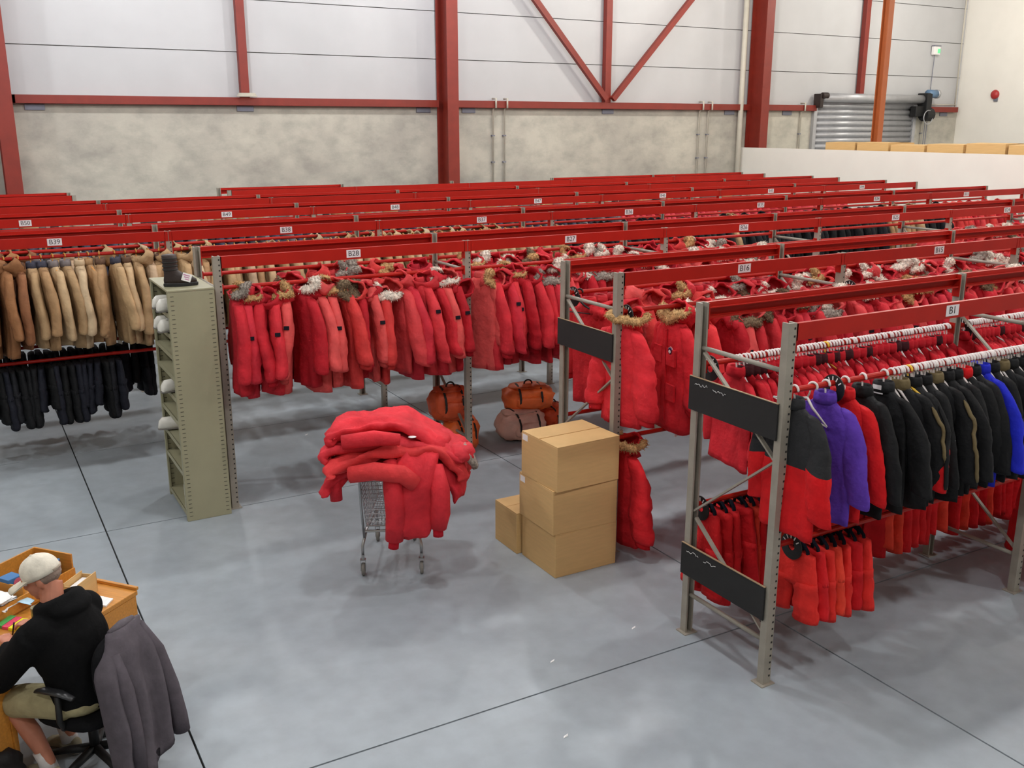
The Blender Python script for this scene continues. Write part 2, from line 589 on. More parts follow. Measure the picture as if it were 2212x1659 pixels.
UP = G()
cp = [(-.034, -.03), (.034, -.03), (.034, .03), (.02, .03), (.02, -.016), (-.02, -.016), (-.02, .03), (-.034, .03)]
UP.loft([[(x, y, 0) for x, y in cp], [(x, y, HR) for x, y in cp]])
UP.bb(-.06, .06, -.05, .06, 0, .008)
UPF = UP.mesh('upright', 'rackgrey')
UPR_ = G().loft([[(x, -y, 0) for x, y in reversed(cp)], [(x, -y, HR) for x, y in reversed(cp)]])
UPR_.bb(-.06, .06, -.06, .05, 0, .008)
UPR = UPR_.mesh('upright', 'rackgrey')
sl = G()
for i in range(49):
    sl.bb(.012, .026, -.0308, -.029, .06+i*.051, .074+i*.051)
SLOTS = sl.mesh('slot_row', 'slot')
sl = G()
for i in range(49):
    sl.bb(.033, .0352, -.012, .012, .06+i*.051, .078+i*.051)
SLOTS2 = sl.mesh('slot_row', 'slot')
BRH = G().tube([(0, .03, 0), (0, DEP-.03, 0)], .017, 8).mesh('brace', 'rackgrey', True)


def rack(rowname, y0, frames, railz, lowz, tags, label, detail, boards=False, skip=(), lowbays=(), railbays=None):
    r = empty('garment_rack', (frames[0], y0, 0))
    tag(r, label, 'rack', 'long red beam garment racks')
    x0 = frames[0]
    for i, x in enumerate(frames):
        for s, me in ((0, UPF), (1, UPR)):
            u = put('upright', me, r, (x-x0, s*DEP, 0))
            if detail and s == 0:
                for q in (SLOTS, SLOTS2):
                    so = put('slot_row', q, u)
                    so['kind'] = 'stuff'
        for z in (2.23, .32):
            put('brace', BRH, r, (x-x0, 0, z))
        for (za, zb) in ((2.2, 1.62), (1.0, 1.6), (.95, .38)):
            a, b_ = (DEP-.03, .03)
            if (za, zb) == (1.0, 1.6):
                pts = ((x-x0, DEP-.03, 1.0), (x-x0, .03, 1.62))
            else:
                pts = ((x-x0, DEP-.05, za), (x-x0, .04, zb))
            G().bar(pts[0], pts[1], .03, .014).build('diagonal_brace', 'rackgrey', r)
    for i in range(len(frames)-1):
        a, b_ = frames[i]-x0+.034, frames[i+1]-x0-.034
        if (i, 'all') in skip:
            continue
        for s in (0, 1):
            if (i, s) in skip:
                continue
            h, st = .112, .035
            if s == 0:
                yy, sg = 0, -1
            else:
                yy, sg = DEP, 1
            T = HR-.003
            pr = [(.034, T-h), (-.026, T-h), (-.026, T-h+.014), (-.02, T-h+.014), (-.02, T-h+.006), (.026, T-h+.006), (.026, T-st-.006), (-.026, T-st-.006), (-.026, T-st), (.004, T-st), (.004, T), (.034, T)]
            if sg < 0:
                pr = [(-y_, z_) for y_, z_ in reversed(pr)]
            g = prof_x(pr, a, b_)
            for e in (a+.004, b_-.004):
                g.bb(e-.004, e+.004, -.034, .034, HR-.19, HR-.006)
            if s == 0:
                if i > 0:
                    g.bb(a-.03, a+.004, -.0365, -.031, T-h, T)
                if i < len(frames)-2:
                    g.bb(b_-.004, b_+.03, -.0365, -.031, T-h, T)
            bm = g.build('beam', 'rackred', r, loc=(0, yy, 0))
            if s == 0 and tags and i < len(tags) and tags[i]:
                tx = tags[i][1]-x0
                big = len(tags[i][0]) > 2
                pw = .15 if big else .135
                G().box((tx, -.0355, HR-.058), (pw, .002, .078)).build('label_plate', 'tag', bm)
                text('label_text', tags[i][0], .075, bm, (tx, -.0375, HR-.058), (PI/2, 0, 0))
        for s in (0, 1):
            if railbays is not None and (i, s) not in railbays:
                continue
            z = railz[s]
            g = G().tube([(a-.01, 0, z), (b_+.01, 0, z)], .02, 10)
            for e in (a+.006, b_-.006):
                g.bb(e-.006, e+.006, -.03, .03, z-.06, z+.035)
            g.build('hanging_rail', 'rackred', r, loc=(0, s*DEP, 0), smooth=False)
            if lowz and (i in lowbays):
                g = G().tube([(a-.01, 0, lowz), (b_+.01, 0, lowz)], .02, 10)
                g.build('hanging_rail', 'rackred', r, loc=(0, s*DEP, 0))
    if boards:
        for k, (z0, z1) in enumerate(((1.775, 2.02), (.49, .735))[:boards]):
            bd = G().bb(-.052, -.04, .0, DEP+.04, z0, z1).build('end_board', 'board', r)
            G().bb(-.054, -.038, .0, DEP+.04, z1, z1+.004).build('board_edge', 'wooddark', bd)
            if boards == 2:
                g = G()
                rn = random.Random(k+3)
                for wv in range(2):
                    yy = DEP-.02-wv*.19
                    pts = [(-.0528, yy-.012*t, z1-.045+rn.uniform(-.012, .012)-.01*wv) for t in range(12)]
                    g.tube(pts, .0013, 5)
                g.build('chalk_scribble', 'paper', bd)
    return r


FR = {1: [0, 2.79, 5.45, 8.1, 10.8, 13.5],
      2: [.335, 3.0, 5.75, 8.4, 11.1, 13.8],
      3: [-2.365, .3, 3.0, 5.6, 8.3, 11.0, 13.9],
      4: [-4.95, -2.31, .34, 3.0, 5.65, 8.4, 11.2, 14.0],
      5: [-5.0, -2.35, .31, 3.0, 5.65, 8.4, 11.2, 14.03],
      6: [-5.0, -2.35, .31, 3.0, 5.65, 8.4, 11.2, 14.03],
      7: [-5.2, -2.56],
      8: [.17, 2.73, 5.3, 7.93, 10.9, 13.85]}
RY = {1: 0.0, 2: 2.294, 3: 5.047, 4: 7.643, 5: 10.197, 6: 12.4, 7: 14.7, 8: 14.7}
RZ = {1: (2.1, 2.1), 2: (2.21, 2.25), 3: (2.245, 2.265), 4: (2.33, 2.3), 5: (2.33, 2.32), 6: (2.33, 2.33), 7: (2.3, 2.3), 8: (2.3, 2.3)}
RL = {1: 1.03, 2: 1.08, 4: 1.16}
ORD = {1: 'nearest garment rack with black boards on its grey end frame', 2: 'second garment rack from the front, ending beside the stacked cartons',
       3: 'third garment rack from the front, ending at the olive shelf cabinet', 4: 'fourth garment rack from the front, holding tan coats',
       5: 'fifth garment rack from the front, holding dark coats', 6: 'sixth garment rack from the front, before the back wall racks',
       7: 'short garment rack against the concrete wall at the far left', 8: 'rearmost garment rack against the concrete wall'}
rack('1', RY[1], FR[1], RZ[1], RL[1], [('B1', 1.53), ('B2', 5.2)], ORD[1], True, boards=2, lowbays=(0, 1, 2))
rack('2', RY[2], FR[2], RZ[2], RL[2], [('B16', 1.71), ('B15', 4.4), ('B14', 7.2), ('B13', 10)], ORD[2], True, boards=1, lowbays=(0, 1, 2))
rack('3', RY[3], FR[3], RZ[3], None, [('B28', -1.0), ('B27', 1.62), ('B26', 4.24), ('B25', 7.08), ('B24', 9.6), ('B23', 12.4)], ORD[3], True)
rack('4', RY[4], FR[4], RZ[4], RL[4], [('B39', -3.53), ('B38', -.9), ('B37', 1.85), ('B36', 4.35), ('B35', 7.0), ('B34', 9.75), ('B33', 12.2)], ORD[4], True, lowbays=(0, 1))
rack('5', RY[5], FR[5], RZ[5], None, [('B50', -3.65), ('B49', -1.0), ('B48', 1.65), ('B47', 4.3), ('B46', 7.0), ('B45', 9.7), ('B44', 12.3)], ORD[5], False)
rack('6', RY[6], FR[6], RZ[6], None, None, ORD[6], False)
rack('7', RY[7], FR[7], RZ[7], None, None, ORD[7], False)
rack('8', RY[8], FR[8], RZ[8], None, None, ORD[8], False, skip=((1, 1), (2, 1)))
# ------------------------------------------------------------------ garments
def sm(a, b, x):
    t = max(0, min(1, (x-a)/(b-a)))
    return t*t*(3-2*t)


def body_rings(rn, L, sw, th, flare, puff=0, n=24, top=-.1, wr=.018):
    """torso of a coat hanging on a hanger: rings from neck to hem"""
    sd = rn.uniform(0, 50)
    prof = [(0, .06, .045), (.012, .085, .055), (.035, sw*.54, .058), (.065, sw*.74, .063), (.11, sw*.92, .068)]
    k = 16
    for i in range(1, k+1):
        t = i/k
        prof.append((.11+(L-.11)*t, sw*(1.0+(flare-1)*t)*(.93+.07*sm(0, .2, t)), .07*(1-t)+th*t))
    rings = []
    for d, w_, t_ in prof:
        ring = []
        u = d/L
        for j in range(n):
            a = 2*PI*j/n
            ca, sa = math.cos(a), math.sin(a)
            y = w_*math.copysign(abs(ca)**.8, ca)
            x = t_*math.copysign(abs(sa)**.75, sa)
            q = 1
            if puff:
                q = 1.02-.16*math.exp(-(math.sin(d*puff*PI)/.25)**2)
            x *= q*th/.07
            x += wr*2*sm(.05, .4, u)*noise.noise(Vector((y*9+sd, d*3.2, sd)))
            x += wr*.9*sm(.2, 1, u)*math.sin(y*34+sd+2*noise.noise(Vector((y*3, d*3, sd))))
            y += wr*noise.noise(Vector((sd, d*6, a*.6)))
            z = top-d-.012*noise.noise(Vector((a*1.2, sd, 0)))*sm(.6, 1, u)
            ring.append((x, y, z))
        rings.append(ring)
    return rings


def sleeve_rings(rn, side, L, sw, r0=.078, r1=.062, out=.09, fwd=.0, puff=0, n=14, top=-.1, cuff=True, bend=0.0):
    sd = rn.uniform(0, 50)
    elb = rn.uniform(-.02, .035)
    k = 20
    rings = []
    for i in range(k+1):
        t = i/k
        y = (sw-.085)+(.085+out*1.15*t**.85)*sm(-.25, .35, t)+elb*math.sin(PI*min(1, t*1.1))
        z = top-.055-t*L
        x = fwd*t*t+.012*math.sin(t*6+sd)+bend*sm(.4, 1, t)
        r = (r0*(1-t)+r1*1.12*t)*(.5+.26*sm(-.1, .12, t)+.24*sm(.05, .6, t))
        if puff:
            r *= 1.08*(1-.1*math.exp(-(math.sin(t*L*puff*PI)/.3)**2))
        else:
            r *= 1+.07*noise.noise(Vector((t*7, sd, 1)))
        ring = []
        for j in range(n):
            a = 2*PI*j/n
            q = 1+.16*noise.noise(Vector((math.cos(a)*1.4+sd, math.sin(a)*1.4, t*5)))+.1*sm(.1, .3, t)*noise.noise(Vector((math.cos(a)*2+sd, math.sin(a)*2, t*15)))
            q += .07*sm(.15, .5, t)*math.sin(3*a+sd+5*t)
            ring.append((x+r*.76*q*math.cos(a), side*(y+r*1.3*q*math.sin(a)*(-1)), z+.02*math.sin(a)))
        rings.append(ring)
    e = rings[-1]
    cx, cy = sum(p[0] for p in e)/n, sum(p[1] for p in e)/n
    rings.append([(cx+(p[0]-cx)*.86, cy+(p[1]-cy)*.86, p[2]-.004) for p in e])
    rings.append([(cx+(p[0]-cx)*.78, cy+(p[1]-cy)*.78, p[2]+.06) for p in e])
    if side < 0:
        rings = [list(reversed(r)) for r in rings]
    return rings


def cuff_geom(ring):
    c = Vector((0, 0, 0))
    for p in ring:
        c += Vector(p)
    c /= len(ring)
    rs = []
    for dz, k in ((.01, .8), (-.015, .72), (-.035, .7), (-.06, .72)):
        rs.append([tuple(c+(Vector(p)-c)*k+Vector((0, 0, dz))) for p in ring])
    return G().loft(rs)


def hood_frame(nrm):
    nrm = Vector(nrm).normalized()
    return nrm.to_track_quat('Z', 'Y').to_matrix()


def hood_geom(rn, c, r, nrm, flat=.75):
    """soft hood: open bag facing nrm"""
    R = hood_frame(nrm)
    sd = rn.uniform(0, 40)
    rings = []
    for i in range(9):
        th = PI*(.30+.68*i/8)
        ring = []
        for j in range(18):
            ph = 2*PI*j/18
            d = Vector((math.sin(th)*math.cos(ph), math.sin(th)*math.sin(ph)*flat, math.cos(th)*.95))
            k = 1+.4*noise.noise(d*2.2+Vector((sd, 0, sd)))+.15*noise.noise(d*6+Vector((sd, 0, sd)))
            ring.append(tuple(R @ (d*r*k)+Vector(c)))
        rings.append(ring)
    inner = [[tuple(Vector(c)+(Vector(p)-Vector(c))*.86) for p in r_] for r_ in rings[:5]]
    g = G().loft(list(reversed(inner))+rings, True, True)
    return g


def ruff_geom(rn, c, r, nrm, minor=.034, flat=.75, a0=0, a1=2*PI):
    R = hood_frame(nrm)
    th = PI*.30
    random.seed(int(rn.random()*1e6))
    cc = Vector(c)+R @ Vector((0, 0, math.cos(th)*.95*r))
    g = G()
    a0 = rn.uniform(0, 2*PI)
    a1 = a0+rn.uniform(2.2, 4.6)
    sd = rn.uniform(0, 30)
    R0 = r*math.sin(th)*1.15
    rings = []
    N = 30
    tips = []
    for i in range(N+1):
        t = i/N
        a = a0+(a1-a0)*t
        rr = R0*(1+.3*noise.noise(Vector((math.cos(a)*1.3+sd, math.sin(a)*1.3, 0))))
        mi = minor*1.25*(.3+.8*math.sin(PI*min(1, max(0, .05+.9*t)))**.6)
        p = Vector((math.cos(a)*rr, math.sin(a)*rr*flat*.85, .06*noise.noise(Vector((a, sd, 2)))))
        ring = []
        for j in range(10):
            b_ = 2*PI*j/10
            k_ = 1+.22*random.uniform(-1, 1)+.3*noise.noise(Vector((a*5, b_, sd)))
            dv = Vector((math.cos(a)*math.cos(b_), math.sin(a)*math.cos(b_), math.sin(b_)*.62))
            q = p+dv*mi*k_
            ring.append(tuple(R @ q+cc))
            for _ in range(2):
                lx = Vector((random.gauss(0, .4), random.gauss(0, .4), random.gauss(0, .4)))
                tips.append((R @ q+cc, R @ (q+(dv+lx).normalized()*random.uniform(.012, .026)+Vector((0, 0, -.004)))+cc))
        rings.append(ring)
    g.loft(rings)
    for p, q in tips:
        e_ = (q-p).cross(Vector((random.gauss(0, 1), random.gauss(0, 1), random.gauss(0, 1))))
        if e_.length > 1e-6:
            e_ = e_.normalized()*.004
            g.add([p+e_, p-e_, q], [(0, 1, 2)])
    return g


def collar_geom(rn, top=-.1, h=.055):
    rs = []
    for i, (k, z) in enumerate(((1, -.02), (1.0, .01), (.95, h*.7), (.85, h), (.6, h-.01), (.5, 0))):
        rs.append([(.06*k*math.cos(2*PI*j/14)+.006*noise.noise(Vector((j, i, top*9))), .085*k*math.sin(2*PI*j/14), top+z) for j in range(14)])
    return G().loft(rs)


def patch_geom(sr, t, w_=.052, h_=.036, side=-1, dy=.006):
    """small velcro patch lying on the outer face of a sleeve"""
    ring = sr[int(t)]
    ys = [p[1] for p in ring]
    yo = min(ys) if side < 0 else max(ys)
    c = Vector((sum(p[0] for p in ring)/len(ring), yo+dy*(-side), sum(p[2] for p in ring)/len(ring)))
    return G().box(c+Vector((-.012, side*.008, 0)), (w_, .012, h_), Matrix.Rotation(side*.1, 3, 'X'))


class Kit:
    pass


def make_coat(seed, L=.93, sw=.235, th=.075, flare=1.12, sl=.68, puff=0, hood=None, ruff=None, collar=True, patch=False, r0=.082, r1=.068, out=.09, cuffs=True, roundel=False, wr=.012, bodycap=True, pocket=False, yoke=None, split=None, stripe=False):
    rn = random.Random(seed)
    k = Kit()
    k.parts = []        # (name, mesh, colour key)
    br = body_rings(rn, L, sw, th, flare, puff, wr=wr)
    if yoke:
        i = yoke
        k.parts.append(('yoke', G().loft(br[:i+1], True, False).mesh('yoke', 'fabric', True), 'second'))
        k.parts.append(('body', G().loft(br[i:], False, True).mesh('body', 'fabric', True), 'main'))
    else:
        k.parts.append(('body', G().loft(br).mesh('body', 'fabric', True), 'main'))
    for side in (-1, 1):
        sr = sleeve_rings(rn, side, sl, sw, r0, r1, out*rn.uniform(.8, 1.2), rn.uniform(-.04, .04), puff, bend=rn.uniform(-.03, .03))
        if split:
            k.parts.append(('upper_sleeve', G().loft(sr[:split+1], True, False).mesh('upper_sleeve', 'fabric', True), 'second'))
            k.parts.append(('sleeve', G().loft(sr[split:], False, True).mesh('sleeve', 'fabric', True), 'sleeve'))
        else:
            k.parts.append(('sleeve', G().loft(sr).mesh('sleeve', 'fabric', True), 'sleeve'))
        if stripe:
            pts = []
            for r_ in sr[1:-3]:
                o_ = min(r_, key=lambda p: p[1]*(-side))
                pts.append((o_[0]-.012, o_[1]+side*.001, o_[2]))
            k.parts.append(('sleeve_stripe', G().tube(pts, [.006]+[.019]*(len(pts)-2)+[.012], 8, squash=.6).mesh('sleeve_stripe', 'fabric', True), 'stripe'))
        if cuffs:
            k.parts.append(('cuff', cuff_geom(sr[-3]).mesh('cuff', 'knit', True), 'cuff'))
        if patch and side < 0:
            k.parts.append(('arm_patch', patch_geom(sr, 6 if rn.random() < .6 else 8).mesh('arm_patch', 'knit'), 'black'))
    if collar:
        k.parts.append(('collar', collar_geom(rn).mesh('collar', 'fabric', True), 'collar'))
    if hood:
        c, r, nrm = hood
        k.parts.append(('hood', hood_geom(rn, c, r, nrm).mesh('hood', 'fabric', True), 'main'))
        if ruff:
            k.parts.append(('fur_ruff', ruff_geom(rn, c, r, nrm, ruff).mesh('fur_ruff', 'fur', True), 'fur'))
    if pocket:
        for s in (-1, 1):
            for z in (-.42, -.74):
                k.parts.append(('pocket', G().box((-th-.008, s*.105, z), (.02, .135, .15)).mesh('pocket', 'fabric'), 'main'))
        k.parts.append(('zip_flap', G().box((-th-.012, 0, -.6), (.018, .05, .84)).mesh('zip_flap', 'fabric'), 'main'))
    if roundel:
        k.parts.append(('round_patch', None, 'roundel'))
    k.th = th
    return k


RX = Matrix.Rotation(-PI/2, 3, 'Y')


def roundel(parent, loc, r=.042):
    """round sewn badge: red rim, white ring, blue field, white land shape"""
    d = G().lathe([(r, 0), (r, .004), (.001, .004)], n=24, rot=RX).build('round_patch', 'paper', parent, loc=loc)
    G().torus((-.003, 0, 0), r*.94, .003, 24, 6, rot=RX).build('rim', 'rackred', d)
    G().lathe([(r*.72, .004), (r*.72, .006), (.001, .006)], n=24, rot=RX).build('blue_field', mat('badge_blue', lin(40, 50, 110), .6, var=.05), d)
    G().ell((-.007, .004, -.006), (.002, r*.45, r*.36), 8, 6, nz=.5, seed=3).build('white_shape', 'paper', d)
    return d


HOODS = [((.045, -.05, -.1), .15, (-.35, -.55, .75)), ((.05, -.13, -.14), .15, (-.2, -.9, .45)), ((.06, .0, -.085), .15, (-.6, -.25, .85)),
         ((.05, -.15, -.19), .14, (.1, -1, .15)), ((.055, -.02, -.07), .14, (.4, -.3, .8)), ((.06, -.1, -.16), .16, (-.1, -.75, .7))]
PARK = []
for s in range(14):
    h = HOODS[s % 6] if s % 5 != 4 else None
    PARK.append(make_coat(100+s, L=.97+.05*math.sin(s*2.1), sw=.225+.012*math.sin(s), th=.072+.012*math.sin(s*1.3), sl=.7+.04*math.sin(s*1.7), puff=8 if s == 5 else 0, cuffs=(s % 2 == 1), hood=h, ruff=(None if s % 7 in (1, 3, 5) else .03+.006*(s % 3)), patch=(s % 3 == 0), out=.1+.04*math.sin(s*3.3), r0=.092, r1=.08+.008*math.sin(s*2)))
JACK = []
for s in range(8):
    h = HOODS[(s*2) % 6] if s % 3 == 1 else None
    JACK.append(make_coat(300+s, L=.93+.05*math.sin(s*2.1), sw=.22, th=.06+.008*math.sin(s), sl=.7+.03*math.sin(s*1.7), hood=h, patch=False, out=.09+.03*math.sin(s*3.1), r0=.076, r1=.062, wr=.016, cuffs=False))
FLEECE = []
for s in range(4):
    FLEECE.append(make_coat(400+s, L=.84, sw=.225, th=.045, flare=1.08, sl=.62, out=.05+.02*s, r0=.07, r1=.058, cuffs=False, wr=.014))
SHIRT = []
for s in range(5):
    SHIRT.append(make_coat(450+s, L=.72, sw=.22, th=.022, flare=1.05, sl=.56, out=.05, r0=.055, r1=.045, cuffs=False, wr=.01))

REDS = [lin(196, 42, 52), lin(184, 32, 44), lin(203, 63, 66), lin(211, 80, 78), lin(170, 24, 36), lin(199, 50, 57), lin(190, 40, 54), lin(202, 58, 56)]
FURS = {'white': lin(225, 212, 198), 'brown': lin(116, 98, 78), 'tan': lin(190, 152, 105), 'grey': lin(150, 140, 130)}
TANS = [lin(176, 146, 108), lin(186, 158, 122), lin(168, 138, 102), lin(180, 154, 126), lin(160, 126, 90), lin(192, 168, 136)]
BLK = lin(22, 22, 24)


def hang(kit, name, cat, x, y, z, col, label, group, rn, fur='brown', colmap=None, rz=None, tilt=None, scale=1.0):
    o = empty(name, (x, y, z))
    o.rotation_euler = ((rn.uniform(-.05, .05) if tilt is None else tilt), rn.uniform(-.05, .05), (rn.gauss(0, .14) if rz is None else rz))
    o.scale = (scale, scale, scale)
    cm = {'main': col, 'sleeve': col, 'cuff': [c*.8 for c in col[:3]]+[1], 'black': lin(28, 26, 34), 'collar': [c*.85 for c in col[:3]]+[1], 'fur': FURS[fur], 'second': col, 'stripe': col}
    if colmap:
        cm.update(colmap)
    for pn, me, key in kit.parts:
        if me is None:
            roundel(o, (-kit.th-.012, -.1, -.36))
            continue
        put(pn, me, o, color=cm[key])
    tag(o, label, cat, group)
    return o


def hanger_mesh(m='hanger', wide=.2, name='hanger'):
    hk = G().torus((0, 0, 0), .0285, .0085, 14, 8, rot=Matrix.Rotation(PI/2, 3, 'Y') @ Matrix.Rotation(PI/2, 3, 'Z'), a0=-.6, a1=PI+.2)
    hk.tube([(0, 0.004, -.027), (0, 0, -.05), (0, 0, -.085)], .006, 8)
    bd = G().tube([(0, -wide, -.195), (0, -.06, -.13), (0, 0, -.085), (0, .06, -.13), (0, wide, -.195)], [.006, .011, .013, .011, .006], 8, squash=.8)
    bd.tube([(0, -wide, -.197), (0, wide, -.197)], .0055, 6)
    return hk.mesh('hook', m, True), bd.mesh('hanger_bar', m, True)


HW = hanger_mesh('hanger')
HN = hanger_mesh('hanger', .13)
HB = hanger_mesh('black')
HO = hanger_mesh('wood')
HY = hanger_mesh(mat('yellow_plastic', lin(235, 190, 60), .4, var=.05))


def hanger(x, y, z, label, group, rn, kit=HW, rz=None, name='clothes_hanger', tilt=0):
    o = empty(name, (x, y, z))
    o.rotation_euler = (tilt, 0, rn.gauss(0, .12) if rz is None else rz)
    put('hook', kit[0], o)
    put('hanger_bar', kit[1], o)
    tag(o, label, 'hanger', group)
    return o


DIV = G()
DIV.loft([[(.003*s_, r_*math.cos(2*PI*j/28), r_*math.sin(2*PI*j/28)-.03) for j in range(28)] for s_, r_ in ((-1, .024), (-1, .075), (1, .075), (1, .024), (-1, .024))], False, False)
DIVM = DIV.mesh('disc', 'black')
dm = G()
for a in range(5):
    aa = .5+a*.5
    dm.box((-.0045, .055*math.cos(aa), .055*math.sin(aa)-.03), (.002, .022, .006), Matrix.Rotation(aa, 3, 'X'))
DIVT = dm.mesh('size_marks', 'paper')


def divider(x, row, s, z, where):
    o = empty('size_divider', (x, RY[row]+s*DEP, z))
    put('disc', DIVM, o, (0, 0, .0))
    put('size_marks', DIVT, o)
    tag(o, 'black round size divider disc '+where, 'divider', 'size divider discs')
    o.scale = (1.25, 1.25, 1.25)
    return o


def clear(row, x):
    """keep garments off the rack frames"""
    for fx in FR[row]:
        if abs(x-fx) < .07:
            return False
    return True


def fur_pick(rn):
    return rn.choice(['brown', 'white', 'white', 'tan', 'grey', 'white'])


def park_row(row, s, x0, x1, step, where, group, seed, reds=REDS, z=None):
    rn = random.Random(seed)
    x = x0
    i = 0
    last = []
    while x < x1:
        if clear(row, x):
            i += 1
            kit = rn.choice([q for q in PARK if q not in last])
            last = (last+[kit])[-4:]
            names = [p[0] for p in kit.parts]
            fur = fur_pick(rn)
            col = rn.choice(reds)
            d = 'red parka'
            if col in (REDS[2], REDS[3]):
                d = 'faded red parka'
            if 'fur_ruff' in names:
                d += ' with %s fur hood' % fur
            elif 'hood' in names:
                d += ' with plain hood'
            else:
                d += ' with bare collar'
            hang(kit, 'parka', 'parka', x, RY[row]+s*DEP+rn.uniform(-.03, .03), RZ[row][s] if z is None else z, col, '%s, %s %s' % (d, nth(i), where), group, rn, fur)
        x += step*rn.uniform(.75, 1.3)


park_row(3, 0, -2.2, 4.6, .132, 'from the cabinet, third rack front rail', 'red parkas on the third rack front rail', 1)
park_row(3, 1, -1.5, 4.6, .15, 'from the left, third rack rear rail', 'red parkas on the third rack rear rail', 2)
park_row(3, 0, 8.0, 13.5, .17, 'after the gap, third rack front rail', 'red parkas at the far end of the third rack', 3)
park_row(2, 0, 1.5, 8.3, .128, 'after the badges, second rack front rail', 'red parkas on the second rack front rail', 4)
park_row(2, 1, .75, 8.3, .15, 'from the left, second rack rear rail', 'red parkas on the second rack rear rail', 5)

# hero coats at the end of the second rack
rn = random.Random(50)
PUFF = make_coat(500, L=.9, sw=.225, th=.06, puff=7, sl=.72, r0=.092, r1=.086, out=.07, hood=((.05, -.03, -.08), .15, (-.4, -.4, .8)), ruff=.034, collar=True, patch=False)
HERO = make_coat(501, L=1.0, sw=.25, th=.085, sl=.68, r0=.09, r1=.08, out=.07, hood=((.06, .0, -.06), .16, (-.75, -.1, .65)), ruff=.042, pocket=True, roundel=True, patch=True)
hang(PUFF, 'puffer_parka', 'parka', .4, RY[2]+.03, 2.2, lin(214, 42, 52), 'red quilted puffer parka at the left end of the second rack', 'puffer parkas', rn, 'tan', rz=.15)
hang(HERO, 'open_parka', 'parka', .93, RY[2]-.03, 2.2, lin(200, 34, 44), 'red parka with round badge and open orange-lined hood facing left', 'red parkas on the second rack front rail', rn, 'tan', rz=-.12)
G().box((-.03, -.14, -1.12), (.09, .004, .05), Matrix.Rotation(.5, 3, 'Z')).build('white_tag', 'paper', bpy.data.objects['open_parka'])
hang(HERO, 'open_parka', 'parka', 1.22, RY[2]-.02, 2.2, lin(214, 52, 56), 'red parka with round badge right behind the open-hooded one', 'red parkas on the second rack front rail', rn, 'white', rz=-.1)
hang(PARK[3], 'parka', 'parka', .6, RY[2]+DEP, 2.24, lin(200, 36, 44), 'red parka at the left end of the second rack rear rail', 'red parkas on the second rack rear rail', rn, 'white', rz=.2)
hang(PUFF, 'puffer_parka', 'parka', .42, RY[2]+.03, 1.07, lin(206, 32, 40), 'red quilted puffer parka hanging low behind the carton stack', 'puffer parkas', rn, 'tan', rz=.1)
hanger(.5, RY[2]+DEP, 2.25, 'black clothes hanger left empty at the end of the second rack', 'empty hangers', rn, HB, rz=.5)
divider(.43, 2, 0, 2.21, 'at the left end of the second rack front rail')
divider(.43, 2, 1, 2.25, 'at the left end of the second rack rear rail')
divider(3.15, 2, 0, 2.21, 'after the first bay of the second rack front rail')
divider(5.92, 2, 0, 2.21, 'after the second bay of the second rack front rail')
divider(-2.18, 3, 1, 2.265, 'behind the olive cabinet on the third rack')
divider(.1, 1, 1, 2.1, 'at the left end of the nearest rack rear rail')
divider(.44, 1, 0, 2.1, 'between the purple and red fleeces on the nearest rack')
divider(2.9, 1, 1, 2.1, 'after the first bay on the nearest rack rear rail')
divider(.08, 1, 1, 1.03, 'on the low rear rail of the nearest rack')
divider(.17, 1, 0, 1.03, 'on the low front rail under the black and red jacket')

# nearest rack, front rail: fleeces
rn = random.Random(60)
TWO = make_coat(520, L=.86, sw=.23, th=.05, sl=.66, out=.05, r0=.075, r1=.066, cuffs=False, yoke=10, split=10)
STRIPE = make_coat(521, L=.84, sw=.228, th=.05, sl=.62, out=.06, r0=.07, r1=.06, cuffs=False, split=10, stripe=True)
PIPED = make_coat(522, L=.86, sw=.228, th=.048, sl=.64, out=.05, r0=.07, r1=.06, cuffs=False, stripe=True)
RED_, PUR, BLU, OLV = lin(205, 18, 24), lin(92, 56, 165), lin(30, 40, 190), lin(104, 90, 62)
front = [(.09, TWO, RED_, {'second': lin(38, 38, 40), 'sleeve': RED_, 'collar': lin(38, 38, 40)}, 'red jacket with black shoulders at the left end of the nearest rack'),
         (.37, FLEECE[0], PUR, None, 'purple fleece jacket on a white hanger on the nearest rack'),
         (.55, FLEECE[1], RED_, None, 'plain red fleece on a white hanger beside the purple fleece'),
         (.72, FLEECE[2], BLK, None, 'black fleece hanging next to the plain red fleece'),
         (.93, FLEECE[3], BLK, {'collar': lin(30, 30, 32)}, 'black fleece with a white neck label facing left'),
         (1.08, PIPED, BLK, {'stripe': OLV, 'collar': OLV}, 'black fleece with olive sleeve stripe right of the labelled fleece'),
         (1.22, STRIPE, BLK, {'stripe': BLK, 'sleeve': RED_}, 'black fleece with bright red lower sleeves'),
         (1.33, FLEECE[1], BLK, None, 'black fleece right of the one with red lower sleeves'),
         (1.44, PIPED, BLK, {'stripe': OLV, 'collar': OLV}, 'black fleece with olive sleeve stripe and olive collar'),
         (1.56, FLEECE[3], BLK, None, 'black fleece, first after the olive-collared one'),
         (1.66, FLEECE[0], BLK, None, 'black fleece, second after the olive-collared one'),
         (1.76, FLEECE[1], BLK, {'collar': RED_}, 'black fleece with red inner collar'),
         (1.86, FLEECE[2], BLK, None, 'black fleece just left of the blue one'),
         (1.97, FLEECE[3], BLU, None, 'bright blue fleece among black ones on the nearest rack'),
         (2.08, FLEECE[0], BLK, None, 'black fleece just right of the blue one'),
         (2.19, FLEECE[1], BLK, {'collar': OLV}, 'black fleece with olive collar near the right edge'),
         (2.3, FLEECE[2], BLK, None, 'black fleece, second right of the blue one'),
         (2.42, FLEECE[3], BLK, None, 'black fleece, third right of the blue one'),
         (2.54, FLEECE[0], BLK, None, 'black fleece, last before the second frame of the nearest rack')]
